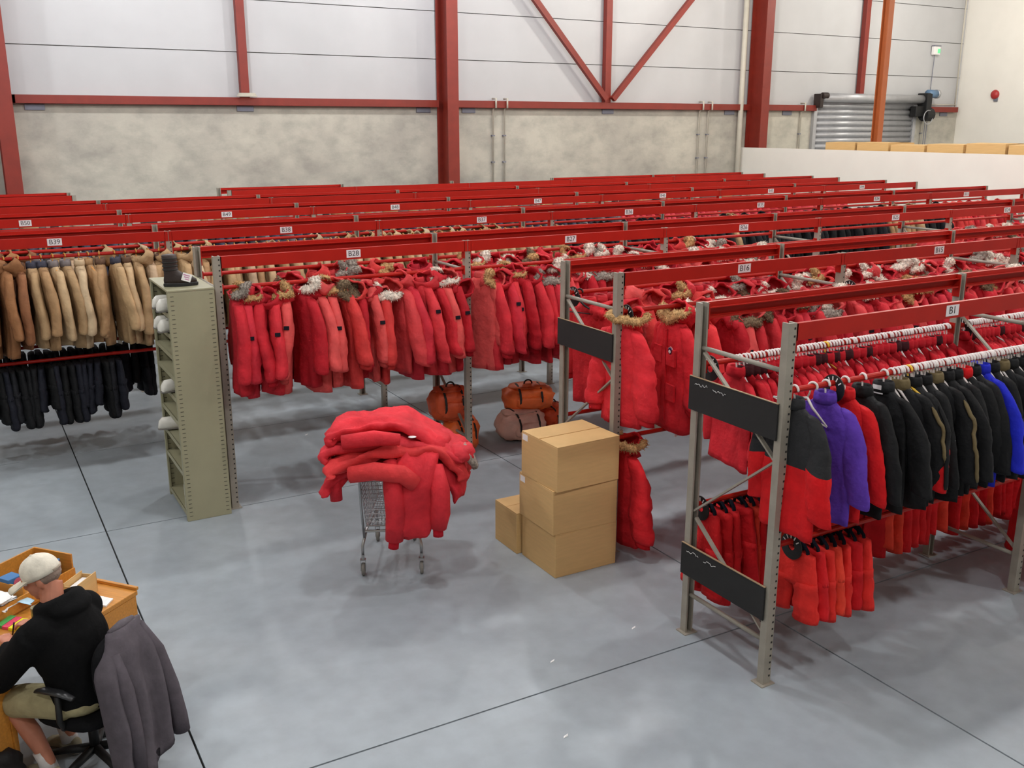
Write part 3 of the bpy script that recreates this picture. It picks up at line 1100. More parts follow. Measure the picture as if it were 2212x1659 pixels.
for i, (x, k, c_, cm, lb) in enumerate(front):
    o = hang(k, 'fleece_jacket', 'fleece', x, RY[1], 2.1, c_, lb, 'fleeces on the nearest rack', rn, colmap=cm, rz=rn.gauss(0, .1))
    if i == 4:
        G().box((-.066, .0, -.085), (.003, .07, .03)).build('neck_label', 'tag', o)
        G().box((-.066, .0, -.125), (.003, .1, .008)).build('label_strip', 'tag', o)
    hanger(x, RY[1], 2.1, lb.replace('hanging ', '').split(' ')[0]+' hanger' if False else 'white plastic hanger carrying the '+' '.join(lb.split()[:11]), 'hangers on the nearest rack front rail', rn, rz=o.rotation_euler[2])
hanger(.25, RY[1], 2.1, 'white plastic hanger hanging askew and empty over the purple fleece', 'empty hangers', rn, rz=.45, tilt=.38)
x = 1.0
i = 0
while x < 2.68:
    i += 1
    hanger(x, RY[1], 2.1, 'white hanger, %s in the dense row on the nearest front rail' % nth(i) if i != 6 else 'yellow hanger among white ones on the nearest front rail', 'dense white hangers on the nearest front rail', rn, HY if i == 6 else HN, rz=rn.gauss(0, .06))
    x += .034*rn.uniform(.8, 1.2)
# nearest rack, rear rail: red shirts on white hangers
i = 0
x = .35
while x < 5.3:
    if clear(1, x):
        i += 1
        o = hang(rn.choice(SHIRT), 'red_shirt', 'shirt', x, RY[1]+DEP, 2.1, rn.choice([lin(190, 22, 38), lin(178, 16, 30), lin(200, 34, 46)]), 'red shirt, %s from the left on the nearest rack rear rail' % nth(i), 'red shirts on the nearest rack rear rail', rn, rz=rn.gauss(0, .1), colmap={'collar': rn.choice([lin(60, 16, 22), lin(190, 24, 38), lin(190, 24, 38)])})
        hanger(x, RY[1]+DEP, 2.1, 'white plastic hanger of the %s red shirt on the rear rail' % nth(i), 'hangers on the nearest rack rear rail', rn, HY if i == 14 else HW, rz=o.rotation_euler[2])
        hanger(x+.03, RY[1]+DEP, 2.1, 'white plastic hanger just right of the %s red shirt' % nth(i), 'hangers on the nearest rack rear rail', rn, HN, rz=rn.gauss(0, .08))
    x += .068*rn.uniform(.8, 1.2)


# trousers and bib overalls
def trouser_kit(seed, L, bib=True, flare=1.2):
    rn = random.Random(seed)
    k = Kit()
    k.th = .05
    k.parts = []
    sd = rn.uniform(0, 30)
    top = -.07
    rings = []
    for i in range(9):
        t = i/8
        w_ = .16+.05*t
        rings.append([((.035+.018*t)*math.copysign(abs(math.sin(2*PI*j/20))**.8, math.sin(2*PI*j/20))+.012*noise.noise(Vector((j*.7, t*3, sd))), w_*math.copysign(abs(math.cos(2*PI*j/20))**.8, math.cos(2*PI*j/20)), top-L*.5*t) for j in range(20)])
    k.parts.append(('waist', G().loft(rings).mesh('waist', 'fabric', True), 'main'))
    for s in (-1, 1):
        rings = []
        for i in range(10):
            t = i/9
            yc = s*(.105+.02*t*flare)
            r = .1+.012*t
            rings.append([(.05*math.cos(2*PI*j/14)*(1+.25*noise.noise(Vector((j*.6, t*4, sd+s))))+.02*noise.noise(Vector((t*4, sd, s))), yc+r*math.sin(2*PI*j/14), top-L*.42-L*.58*t-.012*math.sin(j*.5+sd)) for j in range(14)])
        k.parts.append(('leg', G().loft(rings).mesh('leg', 'fabric', True), 'main'))
    if bib:
        for s in (-1, 1):
            k.parts.append(('strap', G().tube([(0, s*.12, top-.06), (0, s*.1, top+.02), (.01, s*.04, top+.06), (.02, -s*.03, top+.03), (.045, -s*.07, top-.1)], .016, 8, squash=.5).mesh('strap', 'knit', True), 'strap'))
    return k


BIB = [trouser_kit(600+s, .45+.03*s) for s in range(3)]
BIBL = [trouser_kit(610+s, .64+.04*s) for s in range(3)]
PANT = [trouser_kit(620+s, .48+.08*s, False, 1.6) for s in range(3)]


def low_row(row, s, xs, kits, cols, name, cat, label, group, seed, z, strap=lin(22, 24, 34)):
    rn = random.Random(seed)
    for i, x in enumerate(xs):
        if clear(row, x):
            hang(rn.choice(kits), name, cat, x, RY[row]+s*DEP, z, rn.choice(cols), label % nth(i+1), group, rn, colmap={'strap': strap}, rz=rn.gauss(0, .12))


def arange(a, b, st):
    r = []
    while a < b:
        r.append(a)
        a += st
    return r


OR = [lin(214, 42, 36), lin(205, 26, 32), lin(222, 62, 44), lin(190, 18, 26)]
low_row(1, 0, arange(.22, .84, .09), BIB, OR, 'bib_trousers', 'trousers', 'red bib trousers, %s from the left on the low front rail', 'red bib trousers on the low front rail', 71, 1.03)
low_row(1, 1, arange(.14, 1.4, .095), BIBL, OR, 'bib_trousers', 'trousers', 'orange-red bib trousers with dark straps, %s from the left on the low rear rail', 'red bib trousers on the low rear rail', 72, 1.03)
low_row(1, 0, arange(2.95, 5.2, .1), BIBL, OR[1:], 'bib_trousers', 'trousers', 'red bib trousers, %s right of the second frame on the low front rail', 'red bib trousers in the second bay', 73, 1.03)
low_row(1, 1, arange(1.9, 5.2, .1), BIBL, OR[1:], 'bib_trousers', 'trousers', 'red bib trousers, %s in the group beside the second frame', 'red bib trousers in the second bay', 74, 1.03)
DK = [lin(18, 19, 22), lin(26, 27, 32), lin(14, 15, 17), lin(24, 26, 36)]
low_row(4, 0, arange(-4.5, -2.95, .075), PANT, DK, 'work_trousers', 'trousers', 'black work trousers, %s from the left under the tan coats', 'black trousers on the low rail', 75, RL[4])
low_row(4, 1, arange(-4.5, -2.5, .09), PANT, DK, 'work_trousers', 'trousers', 'black work trousers, %s from the left on the low rear rail', 'black trousers on the low rear rail', 76, RL[4])


# fourth rack: tan coats, then black coats
def jack_row(row, s, x0, x1, step, seed, pick, where, z=None, hangers=False):
    rn = random.Random(seed)
    x = x0
    cnt = {}
    while x < x1:
        if clear(row, x):
            col, word, cm, kits = pick(x, rn)
            cnt[word] = cnt.get(word, 0)+1
            kit = rn.choice(kits)
            lb = '%s coat, %s %s' % (word, nth(cnt[word]) if cnt[word] < 100 else 'one of many', where)
            o = hang(kit, 'work_coat', 'coat', x, RY[row]+s*DEP+rn.uniform(-.03, .03), RZ[row][s], col, lb, 'coats '+where.split(' on ')[-1], rn, rn.choice(['grey', 'brown']), colmap=cm)
            if hangers and x < 3.2:
                hanger(x, RY[row]+s*DEP, RZ[row][s], 'wooden hanger of the %s %s coat %s' % (nth(cnt[word]), word, where.split(' on ')[-1]), 'wooden hangers '+where.split(' on ')[-1], rn, HO, rz=o.rotation_euler[2])
        x += step*rn.uniform(.75, 1.3)


def pick4(x, rn):
    if x < -3.85:
        c = rn.choice([lin(140, 96, 62), lin(128, 84, 56), lin(150, 104, 66)])
        return c, 'brown', {'collar': lin(90, 62, 44)}, JACK
    if x < 3.1 or 6.25 < x < 6.5 or 9.9 < x < 10.9:
        c = rn.choice(TANS)
        return c, 'tan', {'collar': rn.choice([lin(120, 112, 112), lin(96, 72, 56), lin(60, 60, 72), c])}, JACK
    if x > 11.6:
        return rn.choice(REDS), 'red', None, JACK
    return rn.choice(DK[:3]), 'black', None, JACK


jack_row(4, 0, -4.5, 13.5, .125, 81, pick4, 'from the left on the fourth rack front rail', hangers=True)
jack_row(4, 1, -4.5, 3.2, .18, 82, pick4, 'from the left on the fourth rack rear rail')


def pick5(x, rn):
    if x > 6.0:
        return rn.choice([lin(196, 60, 72), lin(190, 48, 60), lin(205, 74, 80)]), 'pinkish red', None, JACK
    c, w_ = rn.choice([(lin(52, 56, 72), 'slate blue'), (lin(40, 42, 54), 'navy'), (lin(96, 96, 100), 'grey'), (lin(58, 62, 78), 'slate blue'), (lin(70, 66, 62), 'charcoal')])
    return c, w_, {'collar': rn.choice([c, lin(150, 130, 110)])}, JACK


def pick6(x, rn):
    c, w_ = rn.choice([(lin(196, 170, 130), 'tan'), (lin(130, 128, 126), 'grey'), (lin(205, 196, 180), 'cream'), (lin(70, 68, 70), 'charcoal'), (lin(190, 160, 118), 'tan')])
    return c, w_, None, JACK


jack_row(5, 0, -4.3, 11.8, .16, 83, pick5, 'from the left on the fifth rack', hangers=True)
jack_row(6, 0, -4.2, 10.5, .19, 84, pick6, 'from the left on the sixth rack')
#SECTION3
# ------------------------------------------------------------------ shelf cabinet with white boots
cb = empty('shelf_cabinet', (-2.86, 4.9, 0))
tag(cb, 'tall olive-grey steel shelf cabinet at the end of the third rack', 'cabinet')
CW, CDp, CH = .425, .9, 2.28
for k, y in enumerate((0, CDp-.02)):
    p = G().bb(0, CW, y, y+.02, 0.0, CH-.02).build('side_panel', 'cabinet', cb, bevel=.004)
    sl = G()
    for i in range(52):
        for x in (.022, CW-.05):
            sl.bb(x, x+.03, -.0015 if k == 0 else y+.0195, .0005 if k == 0 else y+.0215, .05+i*.0425, .054+i*.0425)
            if k == 0:
                pass
    q = sl.build('slot_row', 'slot', p)
    q['kind'] = 'stuff'
    if k == 1:
        sl = G()
        for i in range(40):
            for x in (.03, CW-.06):
                sl.bb(x, x+.03, y-.0015, y+.0005, .05+i*.055, .055+i*.055)
        sl.build('inner_slot_row', 'slot', p)['kind'] = 'stuff'
G().bb(CW-.012, CW, .02, CDp-.02, 0, CH-.02).build('back_panel', 'cabinet', cb)
G().bb(-.004, CW+.002, -.004, CDp+.004, CH-.02, CH).build('top_panel', 'cabinet', cb, bevel=.004)
for i, z in enumerate((.07, .48, .74, .99, 1.22, 1.43, 1.64, 1.84, 2.04)):
    G().bb(.01, CW-.014, .022, CDp-.022, z-.012, z+.012).bb(.004, .014, .022, CDp-.022, z-.03, z+.012).build('shelf', 'cabinet', cb)
for s in (0, 1):
    G().bb(0, .018, .02+s*(CDp-.075), .055+s*(CDp-.075), 0, CH-.02).build('edge_flange', 'cabinet', cb)


def wboot(y, z, rz, label, ln=.34, r=.062):
    o = empty('white_boot', (-2.8, y, z))
    o.rotation_euler = (0, 0, rz)
    prof = [(-.14, .02), (-.13, .045), (-.1, r), (-.03, r*1.04), (.06, r*.95), (ln-.12, r*.9)]
    rings = []
    for x, rr in prof:
        rings.append([(x, rr*1.0*math.cos(2*PI*j/16), rr*1.02*math.sin(2*PI*j/16)+rr) for j in range(16)])
    G().loft(rings).build('upper', 'wboot', o, smooth=True)
    G().loft([[(x, rr*.98*math.cos(2*PI*j/12), .012+.012*math.sin(2*PI*j/12)) for j in range(12)] for x, rr in ((-.142, .03), (-.12, .055), (-.03, r), (.1, r*.9), (.19, .05))]).build('sole', 'wheel', o, smooth=True)
    G().torus((ln-.13, 0, r), r*.9, .01, 18, 6, rot=Matrix.Rotation(PI/2, 3, 'Y')).build('rolled_rim', 'wboot', o, smooth=True)
    tag(o, label, 'boot', 'white boots in the olive cabinet')


wboot(5.08, 2.055, .1, 'white rubber boot on the top shelf of the olive cabinet, nearer one')
wboot(5.28, 2.055, -.15, 'white rubber boot on the top shelf of the olive cabinet, further one')
wboot(5.12, 1.856, .25, 'white rubber boot on the second shelf of the olive cabinet, nearer one')
wboot(5.3, 1.856, -.1, 'white rubber boot on the second shelf of the olive cabinet, further one')
wboot(5.25, 1.236, .2, 'white rubber boot alone on a middle shelf of the olive cabinet')
wboot(5.6, .756, -.25, 'white rubber boot sticking out of a low cabinet shelf')
sp = empty('paper_stack', (-2.78, 5.02, .083))
tag(sp, 'small stack of white boxes at the bottom of the olive cabinet', 'box stack')
for i in range(4):
    G().bb(-.06, .09, -.06, .06, i*.062, i*.062+.058).build('white_box', 'paper', sp, bevel=.003)

# boot on the cabinet
bt = empty('winter_boot', (-2.72, 5.14, CH))
bt.rotation_euler = (0, 0, -.1)
rings = []
for t, (x, z, rx_, rz_) in enumerate(((-.075, .0, .055, .0), )):
    pass
g = G()
rings = []
for z, xc, a, b_ in ((.03, .035, .15, .052), (.06, .03, .148, .054), (.09, .012, .125, .052), (.115, -.02, .09, .05), (.15, -.045, .066, .05), (.2, -.05, .063, .052), (.25, -.05, .066, .056), (.29, -.052, .068, .058), (.3, -.052, .06, .05)):
    rings.append([(xc+a*math.cos(2*PI*j/20), b_*math.sin(2*PI*j/20), z+.006*noise.noise(Vector((j*.5, z*20, 1)))) for j in range(20)])
g.loft(rings).build('upper', 'leather', bt, smooth=True)
G().loft([[(.035+.158*k*math.cos(2*PI*j/20), .057*k*math.sin(2*PI*j/20), z) for j in range(20)] for k, z in ((.96, 0), (1, .008), (1, .028), (.95, .034))]).build('sole', 'black', bt, smooth=False)
for i in range(4):
    G().torus((-.05, 0, .16+i*.035), .066, .006, 20, 6, sq=.82).build('lace_strap', 'slot', bt, smooth=True)
G().box((.085, -.062, .085), (.085, .004, .075), Matrix.Rotation(.35, 3, 'Y')).build('paper_tag', 'paper', bt)
g = G()
for i in range(3):
    g.box((.085, -.0645, .105-i*.02), (.06-.012*i, .001, .008), Matrix.Rotation(.35, 3, 'Y'))
g.build('tag_writing', mat('purple_ink', lin(190, 110, 160), .6, var=.1), bt)
tag(bt, 'dark brown winter boot with paper tag on top of the olive cabinet', 'boot')

# ------------------------------------------------------------------ carton stack
def carton(x, y, z, w_, d_, h, rz, label, sticker=True, seam=.004, pz=0):
    o = empty('carton', (x, y, z), rz)
    G().bb(0, w_, 0, d_, 0, h-.008).build('body', 'card', o, bevel=.004)
    for k in (0, 1):
        G().bb(.001, w_-.001, k*(d_/2+seam/2)+.001, d_/2-seam/2+k*(d_/2)-.001, h-.0075, h).build('flap', 'card', o)
    if sticker:
        G().bb(-.0015, 0, d_-.1, d_-.02, h-.075, h-.02).build('sticker', 'paper', o)
    tag(o, label, 'box', 'plain cartons on the floor')


carton(-.4, 2.08, 0, .63, .56, .396, 0, 'bottom carton of the three-high cardboard stack', False)
carton(-.425, 2.085, .396, .65, .575, .395, -.012, 'middle carton of the three-high cardboard stack')
carton(-.41, 2.05, .792, .64, .56, .395, .03, 'top carton of the three-high cardboard stack', seam=.012)
carton(-.44, 2.67, 0, .6, .4, .39, 0, 'single carton on the floor behind the cardboard stack', False)

# ------------------------------------------------------------------ shopping trolley with a heap of parkas
U = Vector((.9, -.43, 0)).normalized()
tr = empty('shopping_trolley', (-1.57, 2.85, 0), math.atan2(U.y, U.x))
tag(tr, 'chrome shopping trolley standing on the floor under the red parkas', 'trolley')
# local x = width, local y = away from the handle
for s in (-1, 1):
    for (yy, xx) in ((0, .25), (.72, .17)):
        cst = G().lathe([(.052, -.014), (.056, -.008), (.056, .008), (.052, .014)], (s*xx, yy, .056), 18, rot=Matrix.Rotation(PI/2, 3, 'Y')).build('wheel', 'wheel', tr, smooth=True)
        f = G()
        for d in (-.02, .02):
            f.bb(s*xx+d-.002, s*xx+d+.002, yy-.02, yy+.02, .045, .14)
        f.bb(s*xx-.024, s*xx+.024, yy-.022, yy+.022, .14, .15).tube([(s*xx, yy, .15), (s*xx, yy, .19)], .014, 8)
        f.build('fork', 'chrome', cst)
    G().tube([(s*.25, 0, .19), (s*.25, 0, .27), (s*.23, .05, .34), (s*.22, .12, .38), (s*.17, .72, .3), (s*.17, .72, .19)], .013, 8).build('lower_frame', 'chrome', tr, smooth=True)
    G().tube([(s*.235, .04, .33), (s*.245, -.02, .6), (s*.25, -.06, .93), (s*.25, -.12, .98)], .012, 8).build('handle_post', 'chrome', tr, smooth=True)
G().tube([(-.27, -.12, .985), (.27, -.12, .985)], .016, 10).build('handle_bar', 'chrome', tr, smooth=True)
rim = [(-.245, -.03, .9), (.245, -.03, .9), (.18, .72, .86), (-.18, .72, .86)]
bot = [(-.215, .03, .44), (.215, .03, .44), (.14, .66, .5), (-.14, .66, .5)]
for nm, loop, r in (('basket_rim', rim, .009), ('basket_base_ring', bot, .007)):
    G().tube(loop+[loop[0]], r, 8).build(nm, 'chrome', tr)


def wires(a, b_, c, d, n, m):
    g = G()
    L_ = lambda p, q, t: Vector(p)*(1-t)+Vector(q)*t
    for i in range(n+1):
        t = i/n
        g.tube([L_(a, b_, t), L_(d, c, t)], .0025, 5, cap=False)
    for i in range(m+1):
        t = i/m
        g.tube([L_(a, d, t), L_(b_, c, t)], .003, 5, cap=False)
    return g


for i, nm in enumerate(('gate_panel', 'side_panel', 'nose_panel', 'side_panel')):
    wires(rim[i], rim[(i+1) % 4], bot[(i+1) % 4], bot[i], 16 if i % 2 == 0 else 22, 12).build(nm, 'chrome', tr)
wires(bot[0], bot[1], bot[2], bot[3], 14, 14).build('basket_floor', 'chrome', tr)
G().tube([(-.22, -.01, .41), (.22, -.01, .41)], .012, 8).build('cross_tube', 'chrome', tr)


def sheet(path, wid, thick, seed, n=36, wob=.012):
    """thick folded cloth following path (list of (a, b, z)) swept sideways by wid vectors"""
    P = [Vector(p) for p in path]
    # resample
    fine = []
    for i in range(len(P)-1):
        for k in range(5):
            t = k/5
            p0, p1, p2, p3 = P[max(i-1, 0)], P[i], P[i+1], P[min(i+2, len(P)-1)]
            fine.append(.5*((2*p1)+(p2-p0)*t+(2*p0-5*p1+4*p2-p3)*t*t+(3*p1-p0-3*p2+p3)*t*t*t))
    fine.append(P[-1])
    Wv = Vector(wid)
    rings = []
    for i, p in enumerate(fine):
        t = (fine[min(i+1, len(fine)-1)]-fine[max(i-1, 0)]).normalized()
        nn = t.cross(Wv).normalized()
        ring = []
        end = min(1, min(i, len(fine)-1-i)/2.0+.35)
        for j in range(n):
            a = 2*PI*j/n
            ca, sa = math.cos(a), math.sin(a)
            u = .5*math.copysign(abs(ca)**.6, ca)
            v = .5*math.copysign(abs(sa)**.7, sa)
            q = p+Wv*(u*(1+.08*noise.noise(Vector((i*.2, seed, 0)))))+nn*(v*thick*end)
            q += nn*(wob*noise.noise(Vector((u*4+seed, i*.22, seed)))+wob*.7*noise.noise(Vector((u*9, i*.45, seed))))
            q += t*(.02*noise.noise(Vector((u*5, seed, v))))
            ring.append(tuple(q))
        rings.append(ring)
    return G().loft(rings)


HC = [lin(205, 44, 54), lin(198, 38, 50), lin(208, 56, 58), lin(204, 50, 60), lin(194, 34, 48)]


def heap(label, parts, col):
    o = empty('heaped_parka', tr.location)
    o.rotation_euler = tr.rotation_euler
    for nm, g, m, c_ in parts:
        g.build(nm, m, o, smooth=True, color=c_ or col)
    tag(o, label, 'parka', 'parkas heaped on the trolley')
    return o


heap('red parka at the bottom of the heap on the trolley, hem hanging left', [
    ('body', sheet([(-.47, .0, .83), (-.42, .05, .93), (-.2, .15, .99), (.1, .2, 1.0), (.4, .25, .98), (.55, .25, .86), (.6, .25, .66)], (.12, .62, 0), .1, 1.0, wob=.045), 'fabric', None),
    ('sleeve', G().tube([(-.38, -.1, .95), (-.44, -.16, .88), (-.43, -.17, .76)], [.06, .06, .05], 12), 'fabric', None)], HC[1])
heap('red parka draped over the trolley handle, long front hanging toward the floor', [
    ('body', sheet([(.3, .45, 1.06), (.28, .2, 1.12), (.25, -.05, 1.1), (.22, -.2, .98), (.2, -.25, .72), (.15, -.26, .45)], (.36, .05, 0), .11, 2.0, wob=.045), 'fabric', None),
    ('sleeve', G().tube([(.02, -.12, 1.06), (.04, -.27, .9), (.06, -.3, .68), (.04, -.3, .45)], [.07, .08, .085, .075], 12), 'fabric', None),
    ('cuff', G().tube([(.04, -.3, .47), (.03, -.3, .38)], .045, 10), 'knit', HC[4]),
    ('sleeve', G().tube([(.38, -.12, 1.02), (.42, -.22, .85), (.42, -.24, .65), (.4, -.24, .52)], [.07, .085, .085, .07], 12), 'fabric', None),
    ('cuff', G().tube([(.4, -.24, .54), (.4, -.24, .45)], .045, 10), 'knit', HC[4])], HC[0])
heap('faded red parka rolled in the middle of the trolley heap', [
    ('body', sheet([(-.42, -.1, 1.02), (-.38, -.06, 1.08), (-.15, .05, 1.12), (.15, .12, 1.14), (.42, .18, 1.12), (.6, .22, .98), (.63, .22, .84)], (.1, .55, 0), .12, 3.0, wob=.045), 'fabric', None),
    ('sleeve', G().tube([(-.3, -.28, 1.02), (-.1, -.32, 1.06), (.12, -.3, 1.02), (.22, -.28, .93)], [.07, .075, .075, .07], 12), 'fabric', HC[2])], HC[2])
heap('red parka folded third from the bottom on the trolley, small white badge', [
    ('body', sheet([(-.46, .0, 1.1), (-.45, .02, 1.18), (-.2, .1, 1.2), (.15, .16, 1.2), (.45, .2, 1.14), (.64, .2, 1.0)], (.1, .52, 0), .1, 4.0, wob=.045), 'fabric', None),
    ('badge', G().ell((.2, -.05, 1.255), (.035, .03, .006), 12, 6), 'paper', None),
    ('hood', G().ell((.6, .1, 1.06), (.12, .16, .08), 16, 10, nz=.3, seed=4), 'fabric', None),
    ('fur_ruff', G().torus((.68, .12, 1.02), .1, .028, 24, 8, rot=Matrix.Rotation(1.1, 3, 'Y'), nz=.3), 'fur', FURS['grey'])], HC[3])
heap('red parka folded flat on top of the trolley heap', [
    ('body', sheet([(-.4, .06, 1.24), (-.43, .06, 1.31), (-.2, .14, 1.34), (.05, .2, 1.35), (.28, .22, 1.25), (.5, .2, 1.12)], (.08, .5, 0), .1, 5.0, wob=.045), 'fabric', None),
    ('sleeve', G().tube([(-.36, -.2, 1.27), (-.1, -.2, 1.3), (.1, -.16, 1.27)], [.06, .065, .05], 12), 'fabric', None)], HC[0])

# ------------------------------------------------------------------ orange packs on the floor
def pack(name, label, c, r, col, seed, rz=0, straps=(), lean=0):
    o = empty(name, (c[0], c[1], c[2]), rz)
    G().ell((0, 0, r[2]), r, 26, 18, nz=.16, seed=seed, p=.72).build('body', 'nylon', o, smooth=True, color=col)
    G().ell((0, -r[1]*.86, r[2]*.8), (r[0]*.6, r[1]*.3, r[2]*.5), 18, 12, nz=.15, seed=seed+1, p=.7).build('pocket', 'nylon', o, smooth=True, color=[q*.92 for q in col[:3]]+[1])
    G().ell((0, 0, r[2]*1.86), (r[0]*.8, r[1]*.8, r[2]*.22), 20, 10, nz=.2, seed=seed+2).build('lid', 'nylon', o, smooth=True, color=[q*.85 for q in col[:3]]+[1])
    for i, xx in enumerate((-.45, .4)):
        pts = []
        for k in range(9):
            a = -.5+k/8*(PI*.9)
            pts.append((xx*r[0], -r[1]*1.1*math.cos(a)-.004, r[2]+r[2]*1.06*math.sin(a)))
        G().tube(pts, .014, 6, squash=.35).build('strap', 'slot', o)
    G().torus((0, -.02, r[2]*2.05), .05, .01, 14, 6, rot=Matrix.Rotation(PI/2, 3, 'X'), a0=0, a1=PI).build('grab_loop', 'slot', o)
    tag(o, label, 'bag', 'orange packs on the floor')
    return o


OG, OD, PK = lin(228, 106, 42), lin(208, 80, 34), lin(222, 180, 162)
pack('backpack', 'orange backpack standing on the floor by the third rack post', (.42, 5.5, 0), (.23, .17, .22), OG, 2, .2)
pack('backpack', 'dark orange backpack piled on another by the rack post', (.29, 5.5, .41), (.25, .18, .2), OD, 9, -.1)
pack('duffel_bag', 'faded pink duffel bag lying on the floor behind the cartons', (1.3, 5.6, 0), (.33, .21, .19), PK, 5, .1)
pack('duffel_bag', 'orange bag lying on top of the faded pink duffel', (1.45, 5.68, .33), (.32, .2, .16), OG, 12, -.25)
pack('duffel_bag', 'orange bag on the floor right of the pink duffel', (1.85, 5.75, 0), (.2, .18, .16), OD, 15, .3)

# ------------------------------------------------------------------ desk corner
TH = math.atan2(.77, -.64)
E1, E2 = Vector((math.cos(TH), math.sin(TH), 0)), Vector((-math.sin(TH), math.cos(TH), 0))
DA = Vector((-3.73, 2.03, 0))
dk = empty('desk', DA, TH)
tag(dk, 'golden oak desk that the seated man works at', 'desk')
G().bb(0, .86, 0.0, 1.55, .715, .75).build('top', 'wood', dk, bevel=.006)
G().bb(.02, .72, .0, .03, 0, .715).build('side_panel', 'wood', dk)
G().bb(.04, .7, 1.02, 1.05, 0, .715).build('side_panel', 'wood', dk)
G().bb(.03, .7, 1.52, 1.55, 0, .715).build('side_panel', 'wood', dk)
G().bb(.0, .022, .03, .45, .57, .715).build('apron', 'wood', dk)
G().bb(.05, .07, 1.05, 1.52, .05, .7).build('drawer_front', 'wood', dk, bevel=.004)
G().bb(.70, .72, .03, 1.52, .3, .715).build('modesty_panel', 'wood', dk)
G().bb(0, .86, -.012, .012, .75, .772).build('edge_rail', 'wood', dk, bevel=.004)
hu = empty('desk_tray', DA+E1*.48+E2*.03+Vector((0, 0, .75)), TH)
tag(hu, 'open oak sorting tray along the back of the desk', 'tray')
G().bb(0, .34, .01, 1.3, 0, .012).build('base', 'wood', hu)
for a in ((0, .012, .01, 1.3), (.33, .342, .01, 1.3)):
    G().bb(a[0], a[1], a[2], a[3], 0, .1 if a[0] == 0 else .2).build('wall_board', 'wood', hu)
for y in (.01, .42, .86, 1.29):
    G().bb(0.012, .33, y, y+.012, 0, .2 if y < .1 else .15).build('divider', 'wood', hu)


def ondesk(name, X, Y, z=.75, rz=0):
    return empty(name, DA+E1*X+E2*Y+Vector((0, 0, z)), TH+rz)


BL = mat('blue_print', lin(52, 110, 165), .5, var=.12)
PD = mat('pink_dot', lin(200, 96, 120), .5, var=.1)
for (X, Y, z, rz, w_, lb) in ((.56, .08, .765, .5, .12, 'blue patterned box with pink dots behind the cap'), (.6, .36, .765, -.1, .1, 'small blue patterned box with pink dots before the face')):
    o = ondesk('patterned_box', X, Y, z, rz)
    G().bb(0, .1, 0, w_, 0, .16).build('body', BL, o, bevel=.004)
    for k in range(2):
        G().lathe([(.032, 0), (.032, .003), (.001, .003)], (-.001, .035+k*(w_-.07), .12-.06*k), 16, rot=RX).build('pink_dot', PD, o)
    tag(o, lb, 'box', 'patterned boxes on the desk')
o = ondesk('card_divider', .24, .1, .75, .2)
G().bb(0, .006, 0, .2, 0, .14).bb(.0, .1, 0, .006, 0, .12).bb(.1, .106, 0, .2, 0, .14).bb(0, .1, .194, .2, 0, .12).build('wall', 'card', o)
G().bb(.01, .09, .02, .18, .01, .1).build('paper_filling', 'paper', o)
tag(o, 'small brown card box beside the hood of the man', 'box')
o = ondesk('card_stack', .05, .17, .75, .3)
for i in range(5):
    G().box((.02+.03*i, .05, .008+.006*i), (.04, .1, .014), Matrix.Rotation(-.15, 3, 'Y')).build('card', 'paper', o)
tag(o, 'fanned white cards at the right end of the desk', 'cards')
o = ondesk('glove_heap', .62, .6, .765, .1)
rn = random.Random(5)
for i in range(9):
    sheet([(-.12+rn.uniform(-.03, .03), rn.uniform(-.02, .02), .01+.012*i), (-.03, rn.uniform(-.03, .03), .02+.013*i), (.08, rn.uniform(-.03, .03), .012+.013*i), (.15, 0, .005+.012*i)], (0, .14, .0), .012, 20+i, n=14).build('white_glove', 'paper', o, smooth=True)
tag(o, 'heap of crumpled white gloves in the desk tray', 'gloves')
o = ondesk('blue_wrapper', .52, .5, .8, .5)
sheet([(-.1, 0, 0), (-.03, .01, .03), (.04, .0, .0), (.12, 0, .04)], (0, .07, 0), .006, 33, n=12).build('wrapper', mat('pale_blue_plastic', lin(170, 205, 225), .35, var=.15, scale=12), o, smooth=True)
tag(o, 'crumpled pale blue and white wrapper in the desk tray', 'wrapper')
for i, (cn, cc) in enumerate((('green', lin(70, 165, 85)), ('pink', lin(225, 70, 105)), ('yellow', lin(240, 230, 40)))):
    o = ondesk('note_pad', .44-.05*i, .58, .75, .15)
    G().bb(0, .045, 0, .13, 0, .02).build('pad', 'plastic', o, bevel=.002, color=cc)
    G().bb(.0, .002, .0, .13, .002, .018).build('glued_edge', 'plastic', o, color=cc)
    tag(o, '%s sticky note pad on the desk near his hands' % cn, 'note pad', 'sticky note pads')
for i, (X, Y, rz, lb) in enumerate(((.04, .93, .1, 'white paper sheet under the hands of the man'), (.02, 1.15, -.1, 'white paper sheet at the near left corner of the desk'), (.1, .6, .4, 'crumpled white paper by the wrists of the man'))):
    o = ondesk('paper_sheet', X, Y, .7505, rz)
    sheet([(0, 0, .002), (.1, 0, .004+.02*(i == 2)), (.2, 0, .002)], (0, .26 if i < 2 else .1, 0), .003 if i < 2 else .02, 40+i, n=12).build('sheet', 'paper', o, smooth=True) if i == 2 else G().bb(0, .21, 0, .29, 0, .002).bb(.01, .22, .01, .3, .002, .003).build('sheet', 'paper', o)
    tag(o, lb, 'paper', 'papers on the desk')

